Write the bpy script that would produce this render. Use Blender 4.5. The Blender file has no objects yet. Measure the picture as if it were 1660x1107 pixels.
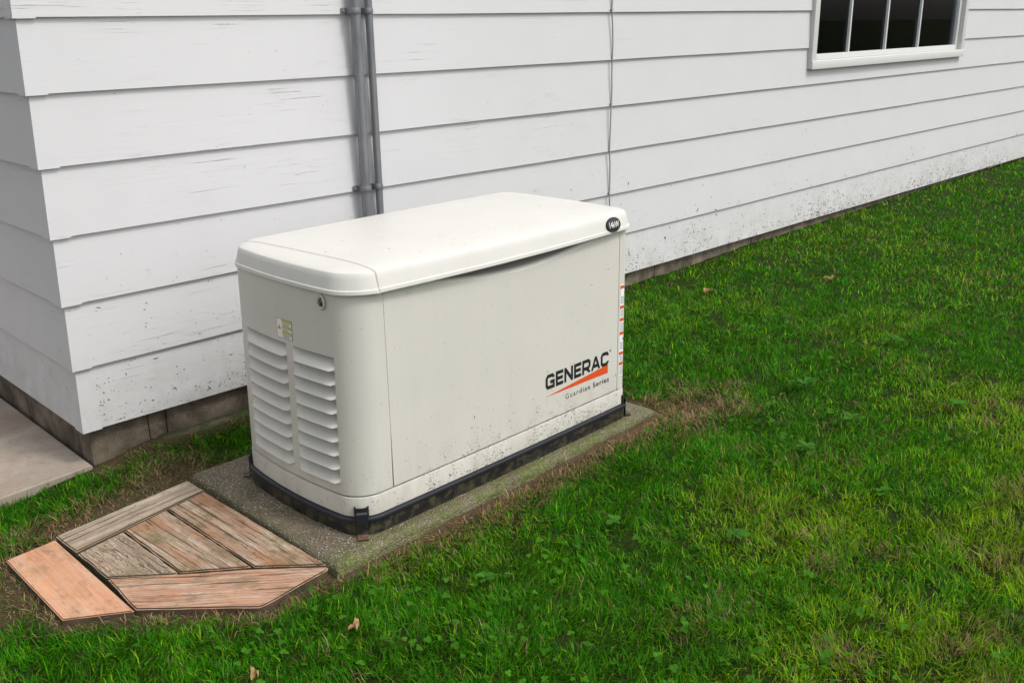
import bpy, bmesh, math, random
import numpy as np
from mathutils import Vector, Matrix

rng = np.random.default_rng(7)
random.seed(7)
scene = bpy.context.scene
C = scene.collection

# ------------------------------------------------------------------ camera
cam_d = bpy.data.cameras.new('camera')
cam_d.sensor_width = 36.0
cam_d.lens = 33.81
cam_d.clip_start = 0.05
cam_d.clip_end = 1000.0
cam = bpy.data.objects.new('camera', cam_d)
cam.location = (-1.0563, -3.1604, 1.5222)
cam.rotation_euler = (1.24936, 0.015295, -0.7797)
C.objects.link(cam)
scene.camera = cam

# ------------------------------------------------------------------ world, sun, exposure
SUN_EL, SUN_AZ = math.radians(54), math.radians(158)      # azimuth clockwise from +Y: front right of the wall
world = bpy.data.worlds.new('World')
scene.world = world
world.use_nodes = True
nt = world.node_tree
nt.nodes.clear()
sky = nt.nodes.new('ShaderNodeTexSky')
sky.sky_type = 'NISHITA'
sky.sun_disc = False
sky.sun_elevation = SUN_EL
sky.sun_rotation = SUN_AZ
sky.air_density = 1.0
sky.dust_density = 4.0
sky.ozone_density = 1.0
hs = nt.nodes.new('ShaderNodeHueSaturation')
hs.inputs['Saturation'].default_value = 0.22               # an overcast sky is nearly grey
bg = nt.nodes.new('ShaderNodeBackground')
bg.inputs['Strength'].default_value = 0.15
wo = nt.nodes.new('ShaderNodeOutputWorld')
nt.links.new(sky.outputs[0], hs.inputs['Color'])
nt.links.new(hs.outputs[0], bg.inputs['Color'])
nt.links.new(bg.outputs[0], wo.inputs['Surface'])
sun_d = bpy.data.lights.new('sun', 'SUN')
sun_d.energy = 0.95
sun_d.angle = math.radians(10)
sun_d.color = (1.0, 0.965, 0.91)
sun = bpy.data.objects.new('sun', sun_d)
sd = Vector((math.sin(SUN_AZ) * math.cos(SUN_EL), math.cos(SUN_AZ) * math.cos(SUN_EL), math.sin(SUN_EL)))
sun.rotation_euler = sd.to_track_quat('Z', 'Y').to_euler()
sun.location = sd * 30
C.objects.link(sun)
scene.view_settings.view_transform = 'Standard'
scene.view_settings.look = 'None'
scene.view_settings.gamma = 1.0
scene.view_settings.use_curve_mapping = False
scene.view_settings.exposure = 0.5
scene.cycles.max_bounces = 6
scene.cycles.use_denoising = True

# ------------------------------------------------------------------ helpers
def thing(name, label, cat, loc=(0, 0, 0), rz=0.0, group=None):
    o = bpy.data.objects.new(name, None)
    o.empty_display_size = 0.1
    o.location = loc
    o.rotation_euler = (0, 0, rz)
    C.objects.link(o)
    return tag(o, label, cat, group)

def tag(o, label=None, cat=None, group=None, kind=None):
    if label: o['label'] = label
    if cat: o['category'] = cat
    if group: o['group'] = group
    if kind: o['kind'] = kind
    return o

def obj(name, verts, faces, mat, parent=None, smooth=False, mats=None, midx=None):
    me = bpy.data.meshes.new(name)
    me.from_pydata([tuple(map(float, v)) for v in verts], [], [tuple(map(int, f)) for f in faces])
    for m in (mats or [mat]):
        me.materials.append(m)
    if midx is not None:
        me.polygons.foreach_set('material_index', midx)
    if smooth:
        me.polygons.foreach_set('use_smooth', [True] * len(me.polygons))
    me.update()
    o = bpy.data.objects.new(name, me)
    C.objects.link(o)
    if parent: o.parent = parent
    return o

def from_bm(name, bm, mat, parent=None, smooth=False, recalc=True):
    if recalc:
        bmesh.ops.recalc_face_normals(bm, faces=bm.faces[:])
    me = bpy.data.meshes.new(name)
    bm.to_mesh(me)
    bm.free()
    me.materials.append(mat)
    if smooth:
        me.polygons.foreach_set('use_smooth', [True] * len(me.polygons))
    o = bpy.data.objects.new(name, me)
    C.objects.link(o)
    if parent: o.parent = parent
    return o

def sharp(o, deg=35):
    me = o.data
    me.polygons.foreach_set('use_smooth', [True] * len(me.polygons))
    me.set_sharp_from_angle(angle=math.radians(deg))

def box(x0, x1, y0, y1, z0, z1):
    v = [(x0, y0, z0), (x1, y0, z0), (x1, y1, z0), (x0, y1, z0), (x0, y0, z1), (x1, y0, z1), (x1, y1, z1), (x0, y1, z1)]
    f = [(0, 3, 2, 1), (4, 5, 6, 7), (0, 1, 5, 4), (1, 2, 6, 5), (2, 3, 7, 6), (3, 0, 4, 7)]
    return v, f

class MB:
    def __init__(s): s.v, s.f, s.m = [], [], []
    def add(s, v, f, m=0):
        b = len(s.v)
        s.v += [tuple(p) for p in v]
        s.f += [tuple(i + b for i in q) for q in f]
        s.m += [m] * len(f)
    def box(s, *a, m=0): s.add(*box(*a), m)
    def tube(s, pts, r, n=12, m=0, cap=True):
        pts = [Vector(p) for p in pts]
        rings = []
        for i, p in enumerate(pts):
            d = (pts[min(i + 1, len(pts) - 1)] - pts[max(i - 1, 0)]).normalized()
            a = d.orthogonal().normalized() if abs(d.z) < .9 else Vector((1, 0, 0))
            a = (a - d * a.dot(d)).normalized()
            b = d.cross(a)
            rr = r[i] if isinstance(r, (list, tuple)) else r
            rings.append([p + a * math.cos(t) * rr + b * math.sin(t) * rr for t in np.linspace(0, 2 * math.pi, n, endpoint=False)])
        v = [q for ring in rings for q in ring]
        f = []
        for i in range(len(rings) - 1):
            for j in range(n):
                f.append((i * n + j, i * n + (j + 1) % n, (i + 1) * n + (j + 1) % n, (i + 1) * n + j))
        if cap:
            f.append(tuple(range(n))[::-1]); f.append(tuple(range((len(rings) - 1) * n, len(rings) * n)))
        s.add(v, f, m)
    def build(s, name, mat, parent=None, smooth=None, mats=None):
        o = obj(name, s.v, s.f, mat, parent, mats=mats, midx=s.m if mats else None)
        if smooth: sharp(o, smooth)
        return o

def bevel_obj(o, w, seg=2):
    bm = bmesh.new(); bm.from_mesh(o.data)
    bmesh.ops.bevel(bm, geom=bm.edges[:] , offset=w, segments=seg, profile=.6, affect='EDGES', clamp_overlap=True)
    bm.to_mesh(o.data); bm.free()
    sharp(o, 40)
    return o

# value noise in numpy
def vnoise(x, y, seed=0):
    x = np.asarray(x, float); y = np.asarray(y, float)
    xi, yi = np.floor(x).astype(np.int64), np.floor(y).astype(np.int64)
    fx, fy = x - xi, y - yi
    fx = fx * fx * (3 - 2 * fx); fy = fy * fy * (3 - 2 * fy)
    def h(a, b):
        n = (a * 374761393 + b * 668265263 + seed * 974634777) & 0xffffffff
        n = ((n ^ (n >> 13)) * 1274126177) & 0xffffffff
        return ((n ^ (n >> 16)) & 0xffff) / 65535.0
    return (h(xi, yi) * (1 - fx) + h(xi + 1, yi) * fx) * (1 - fy) + (h(xi, yi + 1) * (1 - fx) + h(xi + 1, yi + 1) * fx) * fy

def fbm(x, y, seed=0, o=4):
    s, a, t = 0, .5, 0
    for i in range(o):
        s = s + a * vnoise(np.asarray(x) * 2 ** i, np.asarray(y) * 2 ** i, seed + i); t += a; a *= .5
    return s / t

def sm(t):
    t = np.clip(t, 0, 1); return t * t * (3 - 2 * t)

def seg_dist(x, y, a, b):
    ax, ay = a; bx, by = b
    dx, dy = bx - ax, by - ay
    t = np.clip(((x - ax) * dx + (y - ay) * dy) / (dx * dx + dy * dy), 0, 1)
    return np.hypot(x - ax - t * dx, y - ay - t * dy)

def in_poly(x, y, P):
    r = np.zeros(np.shape(x), bool)
    for i in range(len(P)):
        (x1, y1), (x2, y2) = P[i], P[i - 1]
        c = ((y1 > y) != (y2 > y)) & (x < (x2 - x1) * (y - y1) / (y2 - y1 + 1e-12) + x1)
        r ^= c
    return r

def poly_dist(x, y, P):
    d = np.min([seg_dist(x, y, P[i - 1], P[i]) for i in range(len(P))], axis=0)
    return np.where(in_poly(x, y, P), -d, d)

# ------------------------------------------------------------------ materials
def mat(name):
    m = bpy.data.materials.new(name)
    m.use_nodes = True
    n = m.node_tree
    b = n.nodes['Principled BSDF']
    return m, n, b

class NT:
    """small node-building helper"""
    def __init__(s, n): s.n = n
    def node(s, t, **k):
        q = s.n.nodes.new(t)
        for a, v in k.items(): setattr(q, a, v)
        return q
    def link(s, a, b): s.n.links.new(a, b)
    def coord(s, scale=(1, 1, 1), kind='Object'):
        t = s.node('ShaderNodeTexCoord'); m = s.node('ShaderNodeMapping')
        m.inputs['Scale'].default_value = scale
        s.link(t.outputs[kind], m.inputs['Vector'])
        return m.outputs[0]
    def noise(s, vec, scale, detail=4, rough=.55, dist=0.0):
        q = s.node('ShaderNodeTexNoise')
        q.inputs['Scale'].default_value = scale; q.inputs['Detail'].default_value = detail
        q.inputs['Roughness'].default_value = rough; q.inputs['Distortion'].default_value = dist
        s.link(vec, q.inputs['Vector'])
        return q.outputs['Fac']
    def ramp(s, fac, stops):
        q = s.node('ShaderNodeValToRGB')
        e = q.color_ramp.elements
        while len(e) < len(stops): e.new(.5)
        for i, (p, c) in enumerate(stops):
            e[i].position = p
            e[i].color = (c, c, c, 1) if isinstance(c, (int, float)) else (*c, 1)
        s.link(fac, q.inputs[0])
        return q.outputs[0]
    def mix(s, fac, a, b, mode='MIX'):
        q = s.node('ShaderNodeMix', data_type='RGBA', blend_type=mode)
        for sock, v in ((0, fac), (6, a), (7, b)):
            if hasattr(v, 'is_linked') or isinstance(v, bpy.types.NodeSocket): s.link(v, q.inputs[sock])
            elif sock == 0: q.inputs[0].default_value = v
            else: q.inputs[sock].default_value = (*v, 1)
        return q.outputs[2]
    def math(s, op, a, b=0.0):
        q = s.node('ShaderNodeMath', operation=op)
        for i, v in enumerate((a, b)):
            if isinstance(v, bpy.types.NodeSocket): s.link(v, q.inputs[i])
            else: q.inputs[i].default_value = v
        return q.outputs[0]
    def bump(s, h, dist, strength=1.0, normal=None):
        q = s.node('ShaderNodeBump')
        q.inputs['Distance'].default_value = dist; q.inputs['Strength'].default_value = strength
        s.link(h, q.inputs['Height'])
        if normal: s.link(normal, q.inputs['Normal'])
        return q.outputs[0]

def plain(name, col, rough=.5, metal=0.0, spec=.5):
    m, n, b = mat(name)
    b.inputs['Base Color'].default_value = (*col, 1)
    b.inputs['Roughness'].default_value = rough
    b.inputs['Metallic'].default_value = metal
    b.inputs['Specular IOR Level'].default_value = spec
    return m

def siding_mat(name, along='x', base=(.585, .583, .595)):
    m, n, b = mat(name); t = NT(n)
    st = (2.2, 2.2, 60) if along == 'x' else (2.2, 2.2, 60)
    v = t.coord(st)
    grain = t.noise(v, 1.6, 6, .6, .4)
    crack = t.noise(t.coord((1.5, 1.5, 115)), 2.0, 7, .7, 1.2)
    where = t.noise(t.coord((1, 1, 2.2)), 2.4, 4, .55)
    sx = t.node('ShaderNodeSeparateXYZ'); tx = t.node('ShaderNodeTexCoord'); t.link(tx.outputs['Object'], sx.inputs[0])
    leftish = t.ramp(t.math('MULTIPLY', sx.outputs['X'], .25), [(.60, 1), (.75, .25)])
    cm = t.math('MULTIPLY', t.math('MULTIPLY', t.ramp(crack, [(.0, 1.0), (.355, .9), (.385, 0), (1, 0)]), t.ramp(where, [(.48, 0), (.62, 1)])), leftish)
    mott = t.noise(t.coord((1, 1, 1)), 3.5, 5, .6)
    c = t.mix(t.ramp(mott, [(.3, 0), (.7, 1)]), tuple(k * .965 for k in base), base)
    dirt = t.noise(t.coord((3, 3, 3)), 2.5, 6, .7)
    sep = t.node('ShaderNodeSeparateXYZ'); tc = t.node('ShaderNodeTexCoord'); t.link(tc.outputs['Object'], sep.inputs[0])
    low = t.ramp(t.math('MULTIPLY', sep.outputs['Z'], .5), [(.1, 1), (.26, 0)])
    c = t.mix(t.math('MULTIPLY', t.math('MULTIPLY', low, t.ramp(dirt, [(.38, 0), (.75, 1)])), .6), c, (.33, .31, .23))
    c = t.mix(t.math('MULTIPLY', cm, .5), c, (.24, .22, .20))
    t.link(c, b.inputs['Base Color'])
    b.inputs['Roughness'].default_value = .55
    b.inputs['Specular IOR Level'].default_value = .35
    h = t.math('SUBTRACT', t.math('MULTIPLY', grain, .5), t.math('MULTIPLY', cm, 1.0))
    t.link(t.bump(h, .0012, .8), b.inputs['Normal'])
    return m

def concrete_mat(name, c1, c2, stain, scale=6, speck=None, bump=.004, moss=None, rough=.85, pit=.5):
    m, n, b = mat(name); t = NT(n)
    v = t.coord()
    big = t.noise(v, scale, 6, .62)
    fine = t.noise(v, scale * 22, 4, .6)
    c = t.mix(t.ramp(big, [(.32, 0), (.68, 1)]), c1, c2)
    st = t.noise(v, scale * .6, 6, .68, .5)
    c = t.mix(t.ramp(st, [(.46, 0), (.68, .85)]), c, stain)
    c = t.mix(t.ramp(fine, [(.30, pit), (.5, 0)]), c, tuple(k * .45 for k in c1))
    h = t.math('ADD', t.math('MULTIPLY', big, .6), t.math('MULTIPLY', fine, .5))
    if speck:
        vo = t.node('ShaderNodeTexVoronoi'); vo.inputs['Scale'].default_value = 150
        t.link(v, vo.inputs['Vector'])
        sepc = t.node('ShaderNodeSeparateColor'); t.link(vo.outputs['Color'], sepc.inputs[0])
        pick = t.math('MULTIPLY', t.ramp(sepc.outputs[0], [(.44, 0), (.5, 1)]), t.ramp(vo.outputs['Distance'], [(.30, 1), (.42, 0)]))
        wear = t.ramp(t.noise(v, 5, 3), [(.33, .15), (.62, 1)])
        pick = t.math('MULTIPLY', pick, wear)
        c = t.mix(pick, c, t.mix(sepc.outputs[1], tuple(k * .5 for k in speck), speck))
        h = t.math('ADD', h, t.math('MULTIPLY', t.ramp(vo.outputs['Distance'], [(.1, 1), (.6, 0)]), .8))
    if moss:
        at = t.node('ShaderNodeAttribute', attribute_name='moss')
        mo = t.math('MULTIPLY', at.outputs['Fac'], t.ramp(t.noise(v, 14, 5, .7), [(.34, 0), (.58, 1)]))
        c = t.mix(mo, c, t.mix(t.noise(v, 60, 3), (.02, .04, .006), moss))
        h = t.math('ADD', h, mo)
    t.link(c, b.inputs['Base Color'])
    b.inputs['Roughness'].default_value = rough
    t.link(t.bump(h, bump, .9), b.inputs['Normal'])
    return m

def wood_mat(name, pale, dark, orange, amt_orange, green=.35, crack=1.0, wave=0.0, waves=1.0):
    """boards with the grain along their own local X"""
    m, n, b = mat(name); t = NT(n)
    tc = t.node('ShaderNodeTexCoord'); oi = t.node('ShaderNodeObjectInfo')
    vm = t.node('ShaderNodeVectorMath', operation='ADD')
    cb = t.node('ShaderNodeCombineXYZ')
    for i in range(3): t.link(t.math('MULTIPLY', oi.outputs['Random'], 13.7 + 9 * i), cb.inputs[i])
    t.link(tc.outputs['Object'], vm.inputs[0]); t.link(cb.outputs[0], vm.inputs[1])
    def stretched(sx, sy):
        mp = t.node('ShaderNodeMapping'); mp.inputs['Scale'].default_value = (sx, sy, sy)
        t.link(vm.outputs[0], mp.inputs[0]); return mp.outputs[0]
    g1 = t.noise(stretched(1.6, 46), 1, 5, .65, .6 + wave)
    g2 = t.noise(stretched(3.4, 150), 1, 4, .7, .4 + wave)
    wv = t.node('ShaderNodeTexWave', wave_type='BANDS', bands_direction='Y')
    wv.inputs['Scale'].default_value = 9; wv.inputs['Distortion'].default_value = 9 + 12 * wave
    wv.inputs['Detail'].default_value = 3; wv.inputs['Detail Scale'].default_value = .8
    t.link(stretched(1.3, 5), wv.inputs['Vector'])
    big = t.noise(stretched(5, 14), 1, 4, .6, .5)
    big2 = t.noise(stretched(7, 9), 1.3, 5, .65)
    c = t.mix(t.ramp(g1, [(.32, 0), (.64, 1)]), dark, pale)
    c = t.mix(t.ramp(big, [(1 - amt_orange - .12, 0), (1 - amt_orange + .12, .8)]), c, t.mix(g2, tuple(k * .55 for k in orange), orange))
    c = t.mix(t.math('MULTIPLY', t.ramp(wv.outputs['Fac'], [(.0, 1), (.45, 0)]), (.38 + .3 * wave) * waves), c, tuple(k * .5 for k in dark))
    c = t.mix(t.math('MULTIPLY', t.ramp(big2, [(.5, 0), (.68, 1)]), green), c, (.10, .095, .025))
    ck = t.ramp(g2, [(.35, 1), (.41, 0)])
    ck2 = t.ramp(g1, [(.30, 1), (.35, 0)])
    cr = t.math('MULTIPLY', t.math('MAXIMUM', ck, ck2), crack)
    c = t.mix(t.math('MULTIPLY', t.ramp(t.noise(stretched(16, 30), 1, 5, .7), [(.52, 0), (.66, 1)]), .45), c, tuple(k * .45 for k in dark))
    c = t.mix(t.math('MULTIPLY', cr, .8), c, (.035, .024, .016))
    t.link(c, b.inputs['Base Color'])
    b.inputs['Roughness'].default_value = .72
    b.inputs['Specular IOR Level'].default_value = .35
    h = t.math('SUBTRACT', t.math('ADD', t.math('MULTIPLY', g1, .7), t.math('MULTIPLY', g2, .4)), t.math('MULTIPLY', cr, .8))
    t.link(t.bump(h, .004 * max(crack, .25), .9), b.inputs['Normal'])
    return m

def enamel(name, col, rough=.42):
    m, n, b = mat(name); t = NT(n)
    v = t.coord()
    mott = t.noise(v, 4, 4, .6)
    c = t.mix(t.ramp(mott, [(.35, 0), (.7, 1)]), tuple(k * .95 for k in col), col)
    c = t.mix(t.math('MULTIPLY', t.ramp(t.noise(t.coord((30, 30, 1.2)), 1.2, 5, .6), [(.5, 0), (.75, 1)]), .22), c, tuple(k * .86 for k in col))
    gr = t.noise(t.coord((6, 6, 2)), 3, 6, .7)
    sep = t.node('ShaderNodeSeparateXYZ'); tc = t.node('ShaderNodeTexCoord'); t.link(tc.outputs['Object'], sep.inputs[0])
    low = t.ramp(sep.outputs['Z'], [(.05, 1), (.24, 0)])
    c = t.mix(t.math('MULTIPLY', t.math('MULTIPLY', low, t.ramp(gr, [(.42, 0), (.72, 1)])), .45), c, (.33, .29, .21))
    vo = t.node('ShaderNodeTexVoronoi'); vo.inputs['Scale'].default_value = 70; t.link(v, vo.inputs['Vector'])
    sc = t.node('ShaderNodeSeparateColor'); t.link(vo.outputs['Color'], sc.inputs[0])
    pk = t.math('MULTIPLY', t.ramp(sc.outputs[0], [(.90, 0), (.91, 1)]), t.ramp(vo.outputs['Distance'], [(.07, .8), (.13, 0)]))
    c = t.mix(pk, c, (.12, .10, .07))
    t.link(c, b.inputs['Base Color'])
    b.inputs['Roughness'].default_value = rough
    b.inputs['Specular IOR Level'].default_value = .4
    t.link(t.bump(t.noise(v, 420, 2), .0004, .5), b.inputs['Normal'])
    return m

def grimy_black(name):
    m, n, b = mat(name); t = NT(n)
    v = t.coord()
    c = t.mix(t.ramp(t.noise(v, 30, 5, .7), [(.45, 0), (.68, 1)]), (.007, .007, .009), (.075, .066, .036))
    sep = t.node('ShaderNodeSeparateXYZ'); tc = t.node('ShaderNodeTexCoord'); t.link(tc.outputs['Object'], sep.inputs[0])
    c = t.mix(t.ramp(sep.outputs['Z'], [(.040, 0), (.045, 1)]), c, (.011, .013, .020))
    t.link(c, b.inputs['Base Color'])
    b.inputs['Roughness'].default_value = .45
    return m

M = {}
M['siding'] = siding_mat('white_painted_siding')
M['trim'] = plain('window_trim_paint', (.60, .60, .585), .45)
M['core'] = plain('sheathing', (.30, .26, .20), .9)
M['dark_room'] = plain('room_sky_tint', (.10, .105, .13), .9)  # dark room colour, tinted bluish in place of sky reflection in the panes
M['foundation'] = concrete_mat('foundation_concrete', (.085, .066, .043), (.27, .22, .165), (.035, .028, .015), 9, bump=.012)
M['slab'] = concrete_mat('path_concrete', (.27, .225, .18), (.42, .36, .30), (.22, .15, .105), 3.2, bump=.0025, pit=.22)
M['pad'] = concrete_mat('pad_aggregate', (.105, .082, .052), (.19, .152, .104), (.08, .064, .028), 7, speck=(.66, .60, .50), bump=.005, moss=(.17, .19, .035), rough=.55)
M['ledge'] = concrete_mat('ledge_concrete', (.12, .10, .07), (.19, .16, .115), (.05, .055, .018), 9, bump=.008, moss=(.075, .085, .02))
M['enamel'] = enamel('cream_enamel', (.59, .574, .522))
M['lid'] = enamel('lid_enamel', (.63, .615, .575), .38)
M['gap'] = plain('dark_gap', (.02, .02, .018), .9)
M['black'] = grimy_black('grimy_black_plastic')
M['black_metal'] = plain('black_metal', (.012, .012, .014), .42, 0, .5)
M['rust'] = concrete_mat('rusty_steel', (.11, .045, .022), (.20, .085, .04), (.05, .03, .02), 40, bump=.001)
M['chrome'] = plain('chrome', (.10, .10, .10), .18, 1.0)
M['ink'] = plain('black_ink', (.012, .013, .015), .5)
M['orange_ink'] = plain('orange_red_ink', (.62, .075, .012), .5)
M['label_white'] = plain('label_white', (.78, .78, .76), .5)
M['label_yellow'] = plain('label_yellow', (.50, .45, .015), .5)
M['label_grey'] = plain('label_print_grey', (.16, .17, .22), .6)
M['badge_white'] = plain('badge_white', (.82, .82, .82), .4)

def conduit_mat():
    m, n, b = mat('grey_conduit'); t = NT(n)
    c = t.mix(t.ramp(t.noise(t.coord((1, 1, .25)), 18, 5, .65), [(.35, 0), (.7, 1)]), (.17, .176, .19), (.275, .282, .298))
    t.link(c, b.inputs['Base Color'])
    b.inputs['Roughness'].default_value = .42; b.inputs['Metallic'].default_value = .45
    return m
M['conduit'] = conduit_mat()
M['cable'] = plain('cable_sheath', (.30, .29, .265), .6)

def glass_mat():
    m = bpy.data.materials.new('window_glass'); m.use_nodes = True
    n = m.node_tree; n.nodes.clear(); t = NT(n)
    fr = t.node('ShaderNodeFresnel'); fr.inputs['IOR'].default_value = 1.32
    tr = t.node('ShaderNodeBsdfTransparent'); tr.inputs['Color'].default_value = (.66, .72, .84, 1)  # blue of the sky reflection put into the glass tint
    gl = t.node('ShaderNodeBsdfGlossy'); gl.inputs['Roughness'].default_value = .02
    mx = t.node('ShaderNodeMixShader'); o = t.node('ShaderNodeOutputMaterial')
    t.link(fr.outputs[0], mx.inputs[0]); t.link(tr.outputs[0], mx.inputs[1]); t.link(gl.outputs[0], mx.inputs[2])
    t.link(mx.outputs[0], o.inputs['Surface'])
    return m
M['glass'] = glass_mat()

def leaf_mat(name, trans=.35, rough=.42, spec=.35):
    m = bpy.data.materials.new(name); m.use_nodes = True
    n = m.node_tree; t = NT(n); b = n.nodes['Principled BSDF']
    at = t.node('ShaderNodeAttribute', attribute_name='tint')
    t.link(at.outputs['Color'], b.inputs['Base Color'])
    b.inputs['Roughness'].default_value = rough
    b.inputs['Specular IOR Level'].default_value = spec
    tl = t.node('ShaderNodeBsdfTranslucent')
    t.link(at.outputs['Color'], tl.inputs['Color'])
    mx = t.node('ShaderNodeMixShader'); mx.inputs[0].default_value = trans
    o = n.nodes['Material Output']
    t.link(b.outputs[0], mx.inputs[1]); t.link(tl.outputs[0], mx.inputs[2]); t.link(mx.outputs[0], o.inputs['Surface'])
    return m
M['blade'] = leaf_mat('grass_blade', .42, .55, .14)
M['leaf'] = leaf_mat('weed_leaf', .35, .6, .12)
M['flake'] = plain('dried_clipping', (.045, .04, .028), .9)

def ground_mat():
    m, n, b = mat('soil_and_turf'); t = NT(n)
    v = t.coord()
    at = t.node('ShaderNodeAttribute', attribute_name='bare')
    fine = t.noise(v, 90, 5, .7); mid = t.noise(v, 9, 5, .6)
    turf = t.mix(mid, (.014, .024, .004), (.030, .042, .008))
    soil = t.mix(fine, (.045, .030, .018), (.15, .105, .063))
    t.link(t.mix(at.outputs['Fac'], turf, soil), b.inputs['Base Color'])
    b.inputs['Roughness'].default_value = .95
    b.inputs['Specular IOR Level'].default_value = .1
    t.link(t.bump(t.math('ADD', fine, mid), .012, .8), b.inputs['Normal'])
    return m
M['ground'] = ground_mat()

# ------------------------------------------------------------------ layout
Z1, S = 0.2231, 0.222                      # first siding course and exposure
GX, GY, GZ, GYAW = 0.3269, -1.1060, 0.114, 0.021   # generator origin (front left of its base, pad top)
HX, HY, HTOP = 14.0, 7.0, 3.1              # house size
WX0, WX1, WZ0, WZ1 = 4.68, 7.06, 1.205, 2.45   # window casing
PADP = [(.208, -1.166), (1.706, -1.118), (1.690, -.300), (.208, -.333)]
MAT_OUT = [(.183, -.351), (.187, -.46), (.209, -1.131), (-.019, -1.166), (-.263, -.937), (-.409, -.841), (-.412, -.426), (-.265, -.409)]
SLAB = [(.018, .020), (-3.2, -.31), (-3.2, 6.0), (.018, 6.0)]

def ground_z(x, y):
    x = np.asarray(x, float); y = np.asarray(y, float)
    z = .074 + .045 * sm((x - .4) / 3.0) + .0055 * np.clip(x - 2.5, 0, 12) * sm((y + 4) / 4)
    z = z - .022 * sm(1 - np.hypot(x + .6, y + .1) / 1.0)
    z = z + .026 * sm(1 + y / .8) * sm((x - 2.4) / 3.0) + .036 * sm(1 + y / .32) * sm((x + .02) / .26) * (1 - .55 * sm((x - 1.5) / 2))
    z = z + .022 * (fbm(x * 1.7, y * 1.7, 3, 3) - .5) + .012 * (fbm(x * 9, y * 9, 5, 2) - .5)
    d = poly_dist(x, y, MAT_OUT)
    z = np.where(d < .03, np.minimum(z, .078), z)
    return z

def bare_field(x, y):
    """0 lawn .. 1 bare soil"""
    n = fbm(x * 7, y * 7, 21, 4)
    dp = poly_dist(x, y, PADP)
    front = sm(1.1 - np.abs(dp) / (.035 + .055 * n)) * ((y < -.95) & (x > .2))
    right = sm(.8 - np.hypot((x - 1.76) / .34, (y + 1.24) / .13) + (n - .5) * 1.6)
    rim = sm(1 - dp / (.05 + .06 * n)) * (dp < .2)
    dm = poly_dist(x, y, MAT_OUT)
    mat_rim = sm(1.1 - dm / (.035 + .07 * n)) * (dm < .2)
    back = sm(1.25 - seg_dist(x, y, (-.2, -.33), (.22, -.27)) / (.05 + .11 * n))
    left = sm(1.1 - np.hypot((x + .47) / .13, (y + .62) / .26) + (n - .5) * .8)
    wall = sm(1 - (-.02 - y) / (.05 + .10 * n)) * (y < 0.05) * (x > .0) * (1 - sm((x - 1.6) / 1.5))
    gap = sm(1 - np.hypot((x - .18) / .22, (y + .14) / .15) + (n - .5) * 1.5)
    return np.clip(np.max([front, right * .55, rim * .8, mat_rim * .6, back * .7, left * .7, wall * .65, gap * .45], axis=0), 0, 1)

def straw_field(x, y):
    """dry grass that fringes the pad and the platform"""
    n = fbm(x * 6, y * 6, 22, 4)
    dp = poly_dist(x, y, PADP); dm = poly_dist(x, y, MAT_OUT)
    a = sm(1.25 - dp / (.06 + .22 * n)) * ((y < -1.0) & (x > .25)) * (.35 + .65 * sm((x - .2) / .5))
    b = sm(1.1 - np.hypot((x - 1.76) / .42, (y + 1.22) / .22) + (n - .5) * 1.4)
    c = sm(1.1 - dm / (.03 + .12 * n)) * .55
    d = sm(1.0 - seg_dist(x, y, (-.3, -.30), (.3, -.2)) / (.08 + .14 * n)) * .65
    return np.clip(np.max([a, b, c, d], axis=0), 0, 1)

# ------------------------------------------------------------------ ground
def axis(lo, hi, step, far):
    a = list(np.arange(lo, hi + 1e-6, step))
    s = step; u = hi
    while u < far: s *= 1.45; u += s; a.append(u)
    s = step; d = lo
    while d > -far: s *= 1.45; d -= s; a.insert(0, d)
    return np.array(a)
gxs, gys = axis(-1.8, 4.2, .035, 220), axis(-3.6, .25, .035, 220)
XX, YY = np.meshgrid(gxs, gys, indexing='ij')
ZZ = ground_z(XX, YY)
ZZ = np.where(in_poly(XX, YY, [(.03, .06), (-3.1, -.26), (-3.1, 5.9), (HX, 5.9), (HX, .06)]), .02, ZZ)
nx, ny = XX.shape
idx = np.arange(nx * ny).reshape(nx, ny)
F = np.stack([idx[:-1, :-1], idx[1:, :-1], idx[1:, 1:], idx[:-1, 1:]], -1).reshape(-1, 4)
me = bpy.data.meshes.new('lawn_ground')
me.from_pydata(np.stack([XX, YY, ZZ], -1).reshape(-1, 3).tolist(), [], F.tolist())
at = me.attributes.new('bare', 'FLOAT', 'POINT')
at.data.foreach_set('value', bare_field(XX, YY).ravel().astype(np.float32))
me.materials.append(M['ground'])
me.polygons.foreach_set('use_smooth', [True] * len(me.polygons))
ground = bpy.data.objects.new('ground', me); C.objects.link(ground); tag(ground, kind='structure')

# concrete path slab beside the house
bm = bmesh.new()
bv = [bm.verts.new((x, y, .0)) for x, y in SLAB]; tv = [bm.verts.new((x, y, .095)) for x, y in SLAB]
bm.faces.new(bv[::-1]); bm.faces.new(tv)
for i in range(4): bm.faces.new((bv[i], bv[(i + 1) % 4], tv[(i + 1) % 4], tv[i]))
bmesh.ops.recalc_face_normals(bm, faces=bm.faces[:])
bmesh.ops.bevel(bm, geom=[e for e in bm.edges if all(v.co.z > .05 for v in e.verts)], offset=.008, segments=3, affect='EDGES')
path = from_bm('path', bm, M['slab']); sharp(path, 50); tag(path, kind='structure')

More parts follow.
